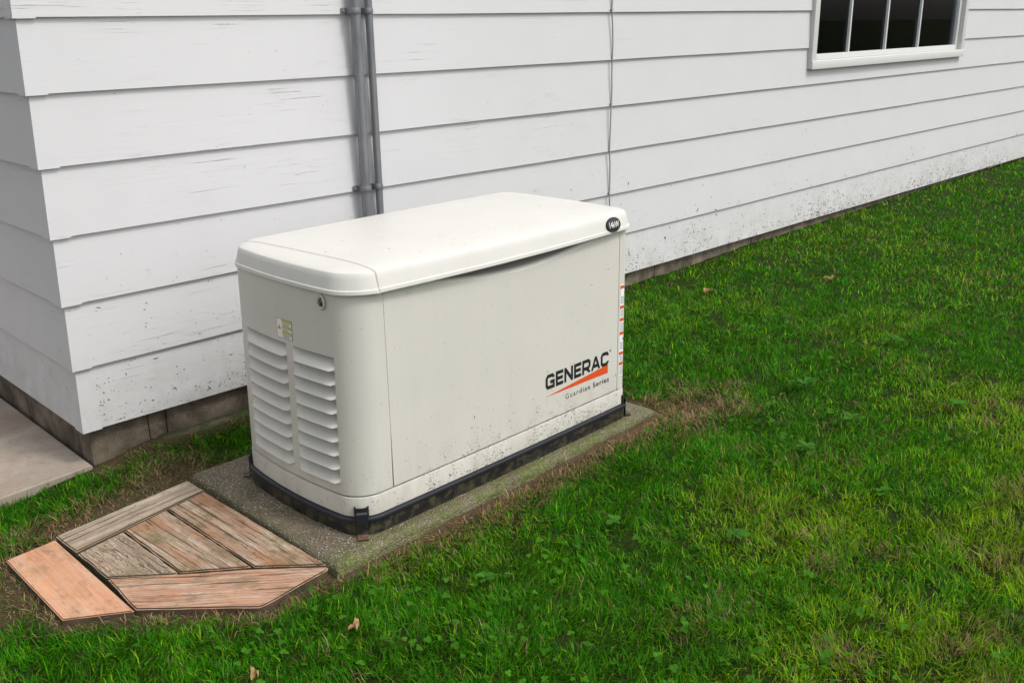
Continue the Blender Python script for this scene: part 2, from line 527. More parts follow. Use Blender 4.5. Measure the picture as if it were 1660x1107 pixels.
# ------------------------------------------------------------------ house
house = thing('house', 'white lap sided house wall on a low concrete foundation, with one window', 'house', (0, 0, 0))
NC = 13
def board_mesh(x0, x1, z, top=None, amp=.0010, seed=0, step=.22):
    """tapered clapboard along X, lip at y=0; slight unevenness along the lip"""
    n = max(2, int((x1 - x0) / step))
    xs = np.linspace(x0, x1, n + 1)
    H = (S + .02) if top is None else top
    w = (vnoise(xs * 2.3, xs * 0 + z * 17, seed) - .5) * 2 * amp
    yo = .0135 * H / (S + .02); yi = .012 + .0075 * H / (S + .02)
    v = []
    for x, k in zip(xs, w):
        v += [(x, 0 + k * .6, z + k), (x, yo + k * .15, z + H), (x, yi, z + H), (x, .0121, z + k)]
    f = [(0, 1, 2, 3), tuple(4 * n + i for i in (3, 2, 1, 0))]
    for i in range(n):
        for j in range(4):
            a, b_ = 4 * i + j, 4 * i + (j + 1) % 4
            f.append((a, a + 4, b_ + 4, b_))
    return v, f
def to_left_face(v): return [(y, x, z) for x, y, z in v]
for k in range(NC):
    z = Z1 + k * S
    mb = MB()
    if z + S <= WZ0 or z >= WZ1:
        mb.add(*board_mesh(.05, HX, z, seed=k))
    else:
        if z < WZ0:
            mb.add(*board_mesh(.05, WX0 + .012, z, seed=k)); mb.add(*board_mesh(WX1 - .012, HX, z, seed=k))
            mb.add(*board_mesh(WX0 + .013, WX1 - .013, z, top=WZ0 + .02 - z, seed=k))
        else:
            mb.add(*board_mesh(.05, WX0 + .012, z, seed=k)); mb.add(*board_mesh(WX1 - .012, HX, z, seed=k))
    mb.build('siding_board', M['siding'], house, smooth=30)
for k in range(NC):
    z = Z1 + k * S
    v, f = board_mesh(.05, HY, z, seed=k + 40)
    obj('siding_board', to_left_face(v), [q[::-1] for q in f], M['siding'], house)
for k in range(NC):                                           # metal corner caps, one for each course
    z = Z1 + k * S; zt = z + S - .001; e = -.0022; tpr = .0122
    zb = z - .004
    L = .064
    o_ = [(L, e, zb), (e, e, zb), (e, L, zb), (L, tpr + e, zt), (tpr + e, tpr + e, zt), (tpr + e, L, zt)]
    i_ = [(L, .0110, zb), (.0110, .0110, zb), (.0110, L, zb), (L, tpr + .004, zt), (tpr + .004, tpr + .004, zt), (tpr + .004, L, zt)]
    v = o_ + i_
    f = [(0, 3, 4, 1), (1, 4, 5, 2), (0, 1, 7, 6), (1, 2, 8, 7), (0, 6, 9, 3), (2, 5, 11, 8), (6, 7, 10, 9), (7, 8, 11, 10), (3, 9, 10, 4), (4, 10, 11, 5)]
    obj('corner_cap', v, f, M['siding'], house)
# sheathing walls and roof so the rooms are really dark inside
mb = MB()
y0, y1 = .026, .14
mb.box(.026, WX0 + .06, y0, y1, .236, HTOP); mb.box(WX1 - .06, HX, y0, y1, .236, HTOP)
mb.box(WX0 + .06, WX1 - .06, y0, y1, .236, WZ0 + .07); mb.box(WX0 + .06, WX1 - .06, y0, y1, WZ1 - .05, HTOP)
mb.box(.026, .14, y1, HY, .236, HTOP); mb.box(HX - .12, HX, y1, HY, .236, HTOP); mb.box(.14, HX - .12, HY - .12, HY, .236, HTOP)
mb.box(.14, HX - .12, y1, HY - .12, .236, .34)
mb.build('wall_sheathing', M['core'], house)
mb = MB()
mb.box(3.9, 3.95, .142, 4.0, .345, 2.95); mb.box(8.0, 8.05, .142, 4.0, .345, 2.95); mb.box(3.95, 8.0, 3.95, 4.0, .345, 2.95)
mb.build('room_wall', M['dark_room'], house)
obj('roof', [(-.0, -.0, HTOP), (HX, -.0, HTOP), (HX, HY, HTOP), (0, HY, HTOP), (0, HY / 2, HTOP + 2), (HX, HY / 2, HTOP + 2)],
    [(0, 3, 2, 1), (0, 1, 5, 4), (2, 3, 4, 5), (1, 2, 5), (3, 0, 4)], plain('roof_shingle', (.07, .065, .06), .9), house)
# foundation blocks: joints recessed
def fblock(a, b, face, lo=-.05, hi=.232, jit=0.0):
    n = max(2, int((b - a) / .05)); m = 6
    us = np.linspace(a, b, n + 1); zs = np.linspace(lo, hi, m + 1)
    v = []
    for u in us:
        for z in zs:
            edge = min(u - a, b - u)
            d = .030 + jit + (.006 if edge < .004 else 0) + (fbm(u * 22, z * 22, 9, 3) - .5) * .009
            v.append((u, d, z))
    N = len(v)
    v += [(u, .13, z) for u in us for z in zs]
    f = []
    q = lambda i, j: i * (m + 1) + j
    for i in range(n):
        for j in range(m):
            f.append((q(i, j), q(i + 1, j), q(i + 1, j + 1), q(i, j + 1)))
            f.append((N + q(i, j), N + q(i, j + 1), N + q(i + 1, j + 1), N + q(i + 1, j)))
    for j in range(m):
        f.append((q(0, j), q(0, j + 1), N + q(0, j + 1), N + q(0, j)))
        f.append((q(n, j + 1), q(n, j), N + q(n, j), N + q(n, j + 1)))
    for i in range(n):
        f.append((q(i, m), q(i + 1, m), N + q(i + 1, m), N + q(i, m)))
    if face == 'left': v, f = [(y, x, z) for x, y, z in v], [k[::-1] for k in f]
    o = obj('foundation_block', v, f, M['foundation'], house); sharp(o, 50)
    return o
us = [.030, .238, .305, .70, 1.10, 1.50, 1.9, 2.3, 2.7, 3.2, 3.7, 4.2, 4.7, 5.2, 5.7, 6.2, 6.7, 7.2, 7.8, 8.4, 9.0, 9.6, 10.4, 11.2, 12.0, 13.0, HX]
for a, b in zip(us[:-1], us[1:]): fblock(a + (.0015 if a > .1 else 0), b - .0025, 'front', jit=random.uniform(-.003, .003) if a > .1 else 0)
us = [.134, .664, 1.07, 1.6, 2.2, 3.0, 4.0, 5.2, HY]
for a, b in zip(us[:-1], us[1:]): fblock(a + .0015, b - .0025, 'left')
# footing ledge along the front wall
n = 60
xs = np.linspace(.262, 2.9, n + 1); v = []
for x in xs:
    k = fbm(x * 9, 1.3, 4, 3) - .5
    v += [(x, -.030 + .03 * k, -.02), (x, -.026 + .03 * k, .098 + .02 * k), (x, -.012 + .02 * k, .112 + .012 * k), (x, .034, .119 + .01 * k), (x, .034, -.02)]
f = [(0, 1, 2, 3, 4), tuple(5 * n + i for i in (4, 3, 2, 1, 0))]
for i in range(n):
    for j in range(5):
        a, b_ = 5 * i + j, 5 * i + (j + 1) % 5
        f.append((a, a + 5, b_ + 5, b_))
o = obj('footing_ledge', v, f, M['ledge'], house, smooth=True)
o.data.attributes.new('moss', 'FLOAT', 'POINT').data.foreach_set('value', [1.0 if i % 5 in (1, 2, 3) else .4 for i in range(len(v))])

# window: casing > sash, panes, muntins
win = MB()
cy0, cy1 = -.022, .06                       # casing stands proud of the siding
sw = .055
win.box(WX0, WX0 + sw, cy0, cy1, WZ0, WZ1)
win.box(WX1 - sw, WX1, cy0, cy1, WZ0, WZ1)
win.box(WX0 + sw, WX1 - sw, cy0, cy1, WZ0, WZ0 + .05)
win.box(WX0 + sw, WX1 - sw, cy0, cy1, WZ1 - .06, WZ1)
window = win.build('window', M['trim'], house); bevel_obj(window, .003)
v, f = box(WX0 - .003, WX1 + .003, -.031, -.0225, WZ0 - .002, WZ0 + .048)
o = obj('sill', v, f, M['trim'], window); bevel_obj(o, .003)
sx0, sx1, sz0, sz1 = WX0 + sw + .001, WX1 - sw - .001, WZ0 + .051, WZ1 - .061
sash = MB(); r_ = .036; ya, yb = .010, .052
sash.box(sx0, sx0 + r_ * .5, ya, yb, sz0, sz1); sash.box(sx1 - r_ * 1.2, sx1, ya, yb, sz0, sz1)
sash.box(sx0 + r_ * .5, sx1 - r_ * 1.2, ya, yb, sz0, sz0 + r_); sash.box(sx0 + r_ * .5, sx1 - r_ * 1.2, ya, yb, sz1 - r_, sz1)
so = sash.build('sash', M['trim'], window); bevel_obj(so, .003)
mx = [5.218, 5.755, 6.288]
edges = [sx0 + r_ * .5] + mx + [sx1 - r_ * 1.2]
for x in mx:
    v, f = box(x - .0085, x + .0085, .012, .029, sz0 + r_ + .0005, sz1 - r_ - .0005)
    obj('muntin', v, f, M['trim'], window)
for a, b in zip(edges[:-1], edges[1:]):
    v, f = box(a + .008, b - .008, .030, .034, sz0 + r_ - .004, sz1 - r_ + .004)
    obj('pane', v, f, M['glass'], window)
for x0, x1 in ((WX1 - .060, WX1 - .056), (WX0 + .056, WX0 + .060)):     # inner jambs seen through the glass
    v, f = box(x0, x1, .061, .24, WZ0 + .07, WZ1 - .05); obj('inner_jamb', v, f, M['trim'], window)
v, f = box(WX1 - .165, WX1 - .063, .075, .11, WZ0 + .07, WZ1 - .05)
obj('inner_sash', v, f, M['trim'], window)

n_ = 40
cv = []
for i in range(n_ + 1):
    x = 6.60 + .375 * i / n_
    for z in (WZ0 + .08, WZ1 - .06): cv.append((x, .165 + .018 * math.sin(i * 1.1), z))
cf = [(2 * i, 2 * i + 2, 2 * i + 3, 2 * i + 1) for i in range(n_)]
obj('curtain', cv, cf, plain('curtain_cloth', (.55, .57, .58), .9), window, smooth=True)

# stuck grass clippings and mud specks: tiny curled flakes
def flakes(name, P, N, sizes, parent):
    """P points, N normals, sizes; one joined part"""
    n = len(P)
    P = np.asarray(P, float); N = np.asarray(N, float)
    up = np.tile(np.array([0, 0, 1.0]), (n, 1)); up[np.abs(N[:, 2]) > .9] = (1, 0, 0)
    A = np.cross(up, N); A /= np.linalg.norm(A, axis=1)[:, None]; B = np.cross(N, A)
    th = rng.uniform(0, 2 * np.pi, n)[:, None]
    D = A * np.cos(th) + B * np.sin(th); E_ = -A * np.sin(th) + B * np.cos(th)
    l = (sizes * rng.uniform(.4, 1.0, n))[:, None]; w = (sizes * rng.uniform(.12, .42, n))[:, None]
    l = np.where(rng.random(n)[:, None] < .18, l * 2.4, l)
    lift = rng.uniform(.0006, .0022, n)[:, None]
    q = [P - D * l * .5 + N * .0009, P - E_ * w * .5 + N * lift, P + D * l * .5 + N * .0009, P + E_ * w * .5 + N * (lift + .0004)]
    v = np.stack(q, 1).reshape(-1, 3)
    f = (np.arange(n)[:, None] * 4 + np.array([0, 1, 2, 3])).tolist()
    o = obj(name, v.tolist(), f, M['flake'], parent)
    tag(o, kind='stuff')
    return o
def wall_y(z):
    t = ((z - Z1) % S) / (S + .02); return .0135 * t
pts, siz = [], []
def scatter_wall(n, xr, hscale, sz, clump):
    x = rng.uniform(*xr, n * 4); h = rng.exponential(hscale, n * 4) + .004
    d = fbm(x * clump, h * clump * .8, 33, 3)
    keep = (rng.random(n * 4) < .18 + .6 * sm((d - .38) / .3)) & (h < 2.6)
    x, h = x[keep][:n], h[keep][:n]
    for a, b in zip(x, h):
        z = Z1 + b
        if WX0 - .03 < a < WX1 + .03 and z > WZ0 - .02: continue
        pts.append((a, wall_y(z), z)); siz.append(rng.uniform(.4, 1.0) * sz)
scatter_wall(900, (.03, 1.3), .11, .011, 6)
scatter_wall(1700, (2.2, 9.5), .075, .019, 2.5)
scatter_wall(700, (2.2, 9.5), .17, .012, 2)
scatter_wall(260, (.02, 3.0), .9, .0075, 3)
scatter_wall(160, (3.0, 10), .8, .008, 2)
flakes('clippings', pts, [(0, -1, 0)] * len(pts), np.array(siz), house)
ly = rng.uniform(.02, 1.6, 260); lh = rng.exponential(.25, 260)
lp = [(wall_y(Z1 + b), a, Z1 + b) for a, b in zip(ly, lh) if b < 1.8]
flakes('clippings', lp, [(-1, 0, 0)] * len(lp), np.full(len(lp), .006), house)

# ------------------------------------------------------------------ conduits and cable on the wall
def conduit(x, r, label, y):
    t = thing('conduit_pipe', label, 'pipe', (x, y, 0), 0, 'grey conduit pipes on the wall')
    mb = MB()
    zs = np.linspace(.06, HTOP - .02, 26)
    mb.tube([(.003 * math.sin(z * 2.1 + x * 9), 0, z) for z in zs], r, 20)
    mb.build('pipe', M['conduit'], t, smooth=40)
    for z in (.9, 1.567, 2.4):
        c = MB()
        c.tube([(0, 0, z - .011), (0, 0, z - .010), (0, 0, z - .004), (0, 0, z + .004), (0, 0, z + .010), (0, 0, z + .011)],
               [r + .001, r + .0035, r + .0045, r + .0045, r + .0035, r + .001], 20)
        wy = wall_y(z) - y
        c.box(-r - .022, -r + .004, wy - .006, wy - .002, z - .011, z + .011)
        c.box(r - .004, r + .010, wy - .006, wy - .002, z - .011, z + .011)
        c.box(-r - .004, -r + .004, .0, wy - .002, z - .010, z + .010)
        c.tube([(-r - .013, wy - .004, z), (-r - .013, wy - .011, z)], .006, 8)
        c.build('clamp', M['conduit'], t, smooth=40)
    return t
conduit(1.207, .0198, 'thicker grey conduit pipe clamped to the white siding, left of the two', -.031)
conduit(1.275, .0148, 'thinner grey conduit pipe clamped to the white siding, right of the two', -.024)
mb = MB(); P = []
for k in range(NC):
    z = Z1 + k * S
    wob = .006 * math.sin(k * 1.7)
    P += [(2.748 + wob, -.0045, z + .002), (2.748 + wob + .002, -.0055, z + S * .35), (2.749 + wob * .4, -.0055, z + S * .7)]
P = [(2.75, -.004, .10)] + P
mb.tube(P, .0036, 8)
cable = thing('wall_cable', 'thin grey cable running straight down the white siding, right of the conduit pipes', 'cable', (0, 0, 0))
mb.build('wire', M['cable'], cable, smooth=60)
for k in range(0, NC, 2):
    z = Z1 + k * S + .012
    v, f = box(2.740 + .006 * math.sin(k * 1.7), 2.7545 + .006 * math.sin(k * 1.7), -.0100, -.0006, z - .002, z + .002)
    obj('cable_clip', v, f, M['cable'], cable)

# ------------------------------------------------------------------ generator pad
pad = thing('concrete_pad', 'dark mossy exposed aggregate concrete pad under the generator', 'pad', (0, 0, 0))
n, m_ = 76, 44
P4 = [np.array(p) for p in PADP]
v, mo = [], []
uu = np.concatenate([[0, .004, .010, .018], np.linspace(.03, .97, n - 7), [.982, .990, .996, 1]]); vv = np.concatenate([[0, .006, .015, .028], np.linspace(.05, .95, m_ - 7), [.972, .985, .994, 1]])
for u in uu:
    for w in vv:
        p = (P4[0] * (1 - u) + P4[1] * u) * (1 - w) + (P4[3] * (1 - u) + P4[2] * u) * w
        e = min(u * 1.49, (1 - u) * 1.49, w * .83, (1 - w) * .83)
        z = .114 - .016 * max(0, 1 - e / .024) ** 2 + (fbm(p[0] * 30, p[1] * 30, 6, 3) - .5) * .004 + (fbm(p[0] * 5, p[1] * 5, 8, 2) - .5) * .004
        if e < .03:
            k = (fbm(p[0] * 14, p[1] * 14, 12, 3) - .5) * .014
            p = p + np.array([(.5 - u) * k * 2, (.5 - w) * k * 2])
        v.append((p[0], p[1], z))
        fr = w * .83
        mo.append(max(max(0, 1 - fr / .10), max(0, 1 - u * 1.49 / .03) * .4, .12 * (fbm(p[0] * 4, p[1] * 4, 15, 2) > .55)))
nu, nv = len(uu), len(vv)
q = lambda i, j: i * nv + j
f = [(q(i, j), q(i + 1, j), q(i + 1, j + 1), q(i, j + 1)) for i in range(nu - 1) for j in range(nv - 1)]
ring = [q(i, 0) for i in range(nu)] + [q(nu - 1, j) for j in range(1, nv)] + [q(i, nv - 1) for i in range(nu - 2, -1, -1)] + [q(0, j) for j in range(nv - 2, 0, -1)]
b0 = len(v)
for r in ring: x, y, z = v[r]; v.append((x, y, .02)); mo.append(.5)
for i in range(len(ring)):
    j = (i + 1) % len(ring)
    f.append((ring[i], b0 + i, b0 + j, ring[j]))
o = obj('slab', v, f, M['pad'], pad); sharp(o, 60)
o.data.attributes.new('moss', 'FLOAT', 'POINT').data.foreach_set('value', mo)

# ------------------------------------------------------------------ generator
gen = thing('standby_generator', 'cream white home standby generator in a louvred steel enclosure on a concrete pad', 'generator', (GX, GY, GZ), GYAW)

def outline(x0, x1, y0, y1, rl, rr, bl, br, bf, bb=.0, ns=40, nl=64, na=9, ys=None, xs=None):
    """closed rounded rectangle with bowed sides: back-left going round left, front, right, back"""
    P = []
    def arc(cx, cy, r, a0, a1):
        for a in np.linspace(a0, a1, na + 1)[1:-1]: P.append((cx + r * math.cos(a), cy + r * math.sin(a)))
    ys = np.linspace(y1 - rl, y0 + rl, ns + 1) if ys is None else ys
    for y in ys: P.append((x0, y))
    arc(x0 + rl, y0 + rl, rl, math.pi, 1.5 * math.pi)
    xs = np.linspace(x0 + rl, x1 - rr, nl + 1) if xs is None else xs
    for x in xs: P.append((x, y0))
    arc(x1 - rr, y0 + rr, rr, 1.5 * math.pi, 2 * math.pi)
    for y in np.linspace(y0 + rr, y1 - rr, 13): P.append((x1, y))
    arc(x1 - rr, y1 - rr, rr, 0, .5 * math.pi)
    for x in np.linspace(x1 - rr, x0 + rl, 13): P.append((x, y1))
    arc(x0 + rl, y1 - rl, rl, .5 * math.pi, math.pi)
    return [bow(x, y, x0, x1, y0, y1, bl, br, bf, bb) for x, y in P]

def bow(x, y, x0, x1, y0, y1, bl, br, bf, bb):
    xc, hx, yc, hy = (x0 + x1) / 2, (x1 - x0) / 2, (y0 + y1) / 2, (y1 - y0) / 2
    fx, fy = (x - xc) / hx, (y - yc) / hy
    gx_ = max(0, 1 - fy * fy); gy_ = max(0, 1 - fx * fx)
    return (x + fx * gx_ * (br if fx > 0 else bl), y + fy * gy_ * (bb if fy > 0 else bf))

def loft(rings, cap_top=False, cap_bottom=False, closed=True):
    n = len(rings[0]); v = [p for r in rings for p in r]; f = []
    for i in range(len(rings) - 1):
        for j in range(n if closed else n - 1):
            k = (j + 1) % n
            f.append((i * n + j, i * n + k, (i + 1) * n + k, (i + 1) * n + j))
    if cap_top: f.append(tuple(range((len(rings) - 1) * n, len(rings) * n)))
    if cap_bottom: f.append(tuple(range(n))[::-1])
    return v, f

BX0, BX1, BY0, BY1 = .018, 1.232, .006, .618
BR_L, BR_R, BOW_L, BOW_R, BOW_F = .075, .012, .028, .018, .006
def body_out(off=0.0, **k):
    return outline(BX0 - off, BX1 + off, BY0 - off, BY1 + off, BR_L + off, BR_R + off, BOW_L, BOW_R, BOW_F, **k)
def ztaper(x, z):                              # the louvred end leans in slightly towards the lid
    return x + .016 * max(0, (z - .1)) / .6 * max(0, 1 - max(0, x) / .5)

# black base band
prof = [(.000, .001), (.007, .001), (.008, .020), (.0085, .040), (.012, .0425), (.0135, .047), (.012, .0525), (.007, .0555), (-.004, .056)]
rings = [[(x, y, z) for x, y in body_out(o_)] for o_, z in prof]
v, f = loft(rings, cap_bottom=True)
base = obj('base_band', v, f, M['black'], gen); sharp(base, 40)
# cream lower skirt with cup notches left for the clips
prof = [(-.003, .0565), (.0015, .058), (.0015, .112), (.0005, .1160), (-.004, .1172), (-.015, .1172)]
rings = [[(x, y, z) for x, y in body_out(o_)] for o_, z in prof]
v, f = loft(rings)
o = obj('base_skirt', v, f, M['enamel'], gen); sharp(o, 40)
# inner dark core closes the gaps
v, f = loft([[(ztaper(x, z), y, z) for x, y in body_out(-.042)] for z in (.058, .30, .50, .62)], cap_top=True, cap_bottom=True)
obj('inner_frame', v, f, M['gap'], gen)

# louvred end panel -------------------------------------------------
SEAM_X = .137
cols = [(.520, .288), (.256, .078)]           # rear and front louver columns (y from, to)
NL, LP, LZ0 = 9, .0425, .158
rows = [(LZ0 + i * LP, LZ0 + i * LP + .0375) for i in range(NL)]
ys = sorted(set([BY1 - BR_L, BY0 + BR_L] + [c for cc in cols for c in cc] + list(np.linspace(BY0 + BR_L + .01, BY1 - BR_L - .01, 14))), reverse=True)
ys = [y for i, y in enumerate(ys) if y in [c for cc in cols for c in cc] or all(abs(y - c) > .006 for cc in cols for c in cc)]
xs_front = [BX0 + BR_L, .10, .12, SEAM_X]
out = outline(BX0, BX1, BY0, BY1, BR_L, BR_R, BOW_L, BOW_R, BOW_F, ys=ys, xs=xs_front + [.3, .6, 1.0, BX1 - BR_R])
iend = len(ys) + 8 + len(xs_front)
raw_y = list(ys) + [None] * (iend - len(ys))
back = [bow(x, BY1, BX0, BX1, BY0, BY1, BOW_L, BOW_R, BOW_F, 0) for x in (SEAM_X, BX0 + BR_L)]
nb = out[len(out) - 8:]
line = back + nb + out[:iend]
raw = [None] * (len(back) + len(nb)) + raw_y
PZ0, PZ1 = .1205, .722
zs = sorted(set([PZ0, PZ0 + .002, PZ1] + [r for rr in rows for r in rr] + [.56, .60, .64, .68]))
def inward(i):
    a, b = np.array(line[max(i - 1, 0)]), np.array(line[min(i + 1, len(line) - 1)])
    d = b - a; d /= np.linalg.norm(d); return np.array([-d[1], d[0]])   # travelling left side to front: inside is to the left
v = []
for i, (x, y) in enumerate(line):
    for z in zs:
        if z == PZ0: q_ = np.array((x, y)) + inward(i) * .004
        else: q_ = np.array((x, y))
        v.append((ztaper(q_[0], z), q_[1], z))
nz = len(zs); f = []
def hole(i, j):
    a, b = raw[i], raw[i + 1]
    if a is None or b is None: return False
    return any(a <= c0 + 1e-6 and b >= c1 - 1e-6 for c0, c1 in cols) and any(zs[j] >= r0 - 1e-6 and zs[j + 1] <= r1 + 1e-6 for r0, r1 in rows)
for i in range(len(line) - 1):
    for j in range(nz - 1):
        if not hole(i, j): f.append((i * nz + j, (i + 1) * nz + j, (i + 1) * nz + j + 1, i * nz + j + 1))
# returned edge at the front seam
i = len(line) - 1
b0 = len(v)
for j, z in enumerate(zs): x, y, _ = v[i * nz + j]; v.append((x - .001, y + .012, z))
for j in range(nz - 1): f.append((i * nz + j, b0 + j, b0 + j + 1, i * nz + j + 1))
end_panel = obj('end_panel', v, f, M['enamel'], gen); sharp(end_panel, 35)
def left_x(y, z):
    x, _ = bow(BX0, y, BX0, BX1, BY0, BY1, BOW_L, BOW_R, BOW_F, 0)
    return ztaper(x, z)
def louver(c, r):
    ya, yb = c; za, zb = r
    NU, NV = 24, 9; D = .036
    v, f = [], []
    kn = [y for y in ys if yb - 1e-6 <= y <= ya + 1e-6]
    us_ = sorted(set(list(np.linspace(0, 1, NU)) + [(ya - y) / (ya - yb) for y in kn]))
    NU = len(us_)
    for u in us_:
        y = ya + (yb - ya) * u
        e = min(1, u / .16) ; g = min(1, (1 - u) / .09)
        env = math.sqrt(max(0, 1 - (1 - e) ** 2)) * math.sqrt(max(0, 1 - (1 - g) ** 2))
        v.append((left_x(y, za), y, za))
        for w in range(NV + 1):
            t_ = w / NV
            q_ = min(1, t_ / .78)
            d = env * (-.0115 * (1 - q_) ** .9 + .026 * q_ ** 1.15)
            z = za + .0015 + (zb - za - .0015) * t_ - .003 * env * (1 - t_)
            v.append((left_x(y, z) + d, y, z))
        v.append((left_x(y, zb), y, zb))
    K = NV + 3
    for i in range(NU - 1):
        for j in range(K - 1): f.append((i * K + j, (i + 1) * K + j, (i + 1) * K + j + 1, i * K + j + 1))
    o = obj('louver', v, f, M['enamel'], end_panel); sharp(o, 50)
for c in cols:
    for r in rows: louver(c, r)

# front door panel with a finger scoop under the lid
xs = np.linspace(SEAM_X + .0045, 1.188, 120); zs = np.concatenate([[.1212, .1235], np.linspace(.14, .58, 10), np.linspace(.60, .66, 6), np.linspace(.664, .735, 48)])
def scoop(x, z):
    t_ = (x - .675) / .42
    zl = .720 - .052 * max(0, 1 - t_ * t_) ** .85      # roll line
    if abs(t_) >= 1: return 0.0
    return .014 * float(sm((z - zl) / .020)) + .085 * float(sm((z - zl - .010) / .010))
v = []
for i, x in enumerate(xs):
    for j, z in enumerate(zs):
        _, y = bow(x, BY0, BX0, BX1, BY0, BY1, BOW_L, BOW_R, BOW_F, 0)
        d = scoop(x, z)
        if j == 0: d += .004
        v.append((x, y + d - .0012, z))
nz = len(zs); f = [(i * nz + j, (i + 1) * nz + j, (i + 1) * nz + j + 1, i * nz + j + 1) for i in range(len(xs) - 1) for j in range(nz - 1)]
b0 = len(v)
for i in (0, len(xs) - 1):
    for j in range(nz):
        x, y, z = v[i * nz + j]; v.append((x, y + .012, z))
for j in range(nz - 1):
    f.append((j, j + 1, b0 + j + 1, b0 + j)); a = (len(xs) - 1) * nz
    f.append((a + j + 1, a + j, b0 + nz + j, b0 + nz + j + 1))
front = obj('front_panel', v, f, M['enamel'], gen); sharp(front, 40)
# right end panel and back panel
out2 = outline(BX0, BX1, BY0, BY1, BR_L, BR_R, BOW_L, BOW_R, BOW_F, xs=[BX0 + BR_L, .3, .6, 1.0, BX1 - BR_R])
full = [p for p in out2]
sel = [p for p in full if p[0] > 1.17]
st = bow(1.1925, BY0, BX0, BX1, BY0, BY1, BOW_L, BOW_R, BOW_F, 0)
sel = [(st[0], st[1] + .012), st] + [p for p in sel if not (p[0] < 1.1925 and p[1] < .3)]
v, f = loft([[(x, y, z) for x, y in sel] for z in (.1205, .30, .50, .722)], closed=False)
o = obj('end_panel', v, f, M['enamel'], gen); sharp(o, 40)
v, f = box(SEAM_X + .004, 1.186, BY1 - .012, BY1 - .001, .1205, .722)
obj('back_panel', v, f, M['enamel'], gen)

# lid ---------------------------------------------------------------
LX0, LX1, LY0, LY1, LZ = .024, 1.262, -.012, .628, .717
steps = [(.010, .010, .000), (.001, .001, .000), (.000, .000, .002), (.001, .001, .011), (.004, .004, .0135), (.0065, .0065, .026), (.010, .010, .042), (.0125, .0125, .0525),
         (.0150, .0155, .0575), (.0200, .0215, .0608), (.030, .034, .0636), (.046, .054, .0668), (.070, .085, .0702), (.11, .13, .0740), (.16, .20, .0772), (.21, .27, .0792), (.25, .33, .0800)]
rings = []
for iy, ix, z in steps:
    rl = max(.095 - iy * .5, .03); rr = max(.062 - iy * .4, .025)
    k = max(0, 1 - iy / .3)
    P = outline(LX0 + ix, LX1 - ix, LY0 + iy, LY1 - iy, rl, rr, .024 * k, .018 * k, .019 * k, .01 * k, ns=30, nl=70, na=14)
    rings.append([(x, y, LZ + z - .002 * max(0, 1 - ((x - .62) / .6) ** 2) * max(0, 1 - iy / .05) * max(0, 1 - y / .1) * (y < .1)) for x, y in P])
v, f = loft(rings, cap_top=True)
bm = bmesh.new()
vs = [bm.verts.new(p) for p in v]
for q_ in f: bm.faces.new([vs[i] for i in q_])
bmesh.ops.recalc_face_normals(bm, faces=bm.faces[:])
GRX = .114
for dx in (-.0045, -.0015, .0015, .0045):
    # the seam leans forward down the skirt
    bmesh.ops.bisect_plane(bm, geom=bm.verts[:] + bm.edges[:] + bm.faces[:], plane_co=(GRX + dx, 0, 0), plane_no=(1, .06, 0))
bm.normal_update()
for vt in bm.verts:
    s_ = (vt.co.x - GRX) + .06 * vt.co.y
    s_ /= math.hypot(1, .06)
    if abs(s_) < .0022 and vt.co.z > LZ + .001: vt.co -= vt.normal * .0035
lid = from_bm('lid', bm, M['lid'], gen); sharp(lid, 28)
# oval badge on the lid's right front corner
def lid_front(x): return bow(x, LY0 + .010, LX0 + .010, LX1 - .010, LY0 + .010, LY1 - .01, .02, .018, .019, .01)[1]
bxc = 1.128; bz = LZ + .0275
mb = MB(); NB = 32
rg = []
for k, (r, d) in enumerate([(1.0, .004), (1.0, -.003), (.95, -.0055), (.88, -.0045), (.84, -.0050)]):
    rg.append([(.0400 * r * math.cos(a), d, .0255 * r * math.sin(a)) for a in np.linspace(0, 2 * math.pi, NB, endpoint=False)])
v, f = loft(rg, cap_top=True)
badge = obj('badge', v, f, M['black_metal'], gen); sharp(badge, 40)
badge.location = (bxc, lid_front(bxc) - .0035, bz); badge.rotation_euler = (-.27, 0, .06)

def text_mesh(s, size, spacing=1.0, sx=1.0):
    cu = bpy.data.curves.new('lettering', 'FONT')
    cu.body = s; cu.size = size; cu.extrude = .0003; cu.space_character = spacing; cu.resolution_u = 3
    o = bpy.data.objects.new('tmp', cu); C.objects.link(o)
    dg = bpy.context.evaluated_depsgraph_get(); dg.update()
    me = bpy.data.meshes.new_from_object(o.evaluated_get(dg))
    bpy.data.objects.remove(o); bpy.data.curves.remove(cu)
    co = np.zeros(len(me.vertices) * 3); me.vertices.foreach_get('co', co); co = co.reshape(-1, 3)
    co[:, 0] *= sx
    return me, co
def place_text(name, s, width, height, origin, mat_, parent, spacing=1.0, bold=0.0):
    me, co = text_mesh(s, 1.0, spacing)
    w = co[:, 0].max() - co[:, 0].min(); h = co[:, 1].max() - co[:, 1].min()
    x = (co[:, 0] - co[:, 0].min()) / w * width; z = (co[:, 1] - co[:, 1].min()) / h * height
    new = np.stack([origin[0] + x, origin[1] - co[:, 2] - .0004, origin[2] + z], 1)
    me.vertices.foreach_set('co', new.ravel()); me.materials.clear(); me.materials.append(mat_); me.update()
    o = bpy.data.objects.new(name, me); C.objects.link(o); o.parent = parent
    return o
place_text('badge_lettering', '14kW', .054, .0200, (-.0270, -.0056, -.0100), M['badge_white'], badge)

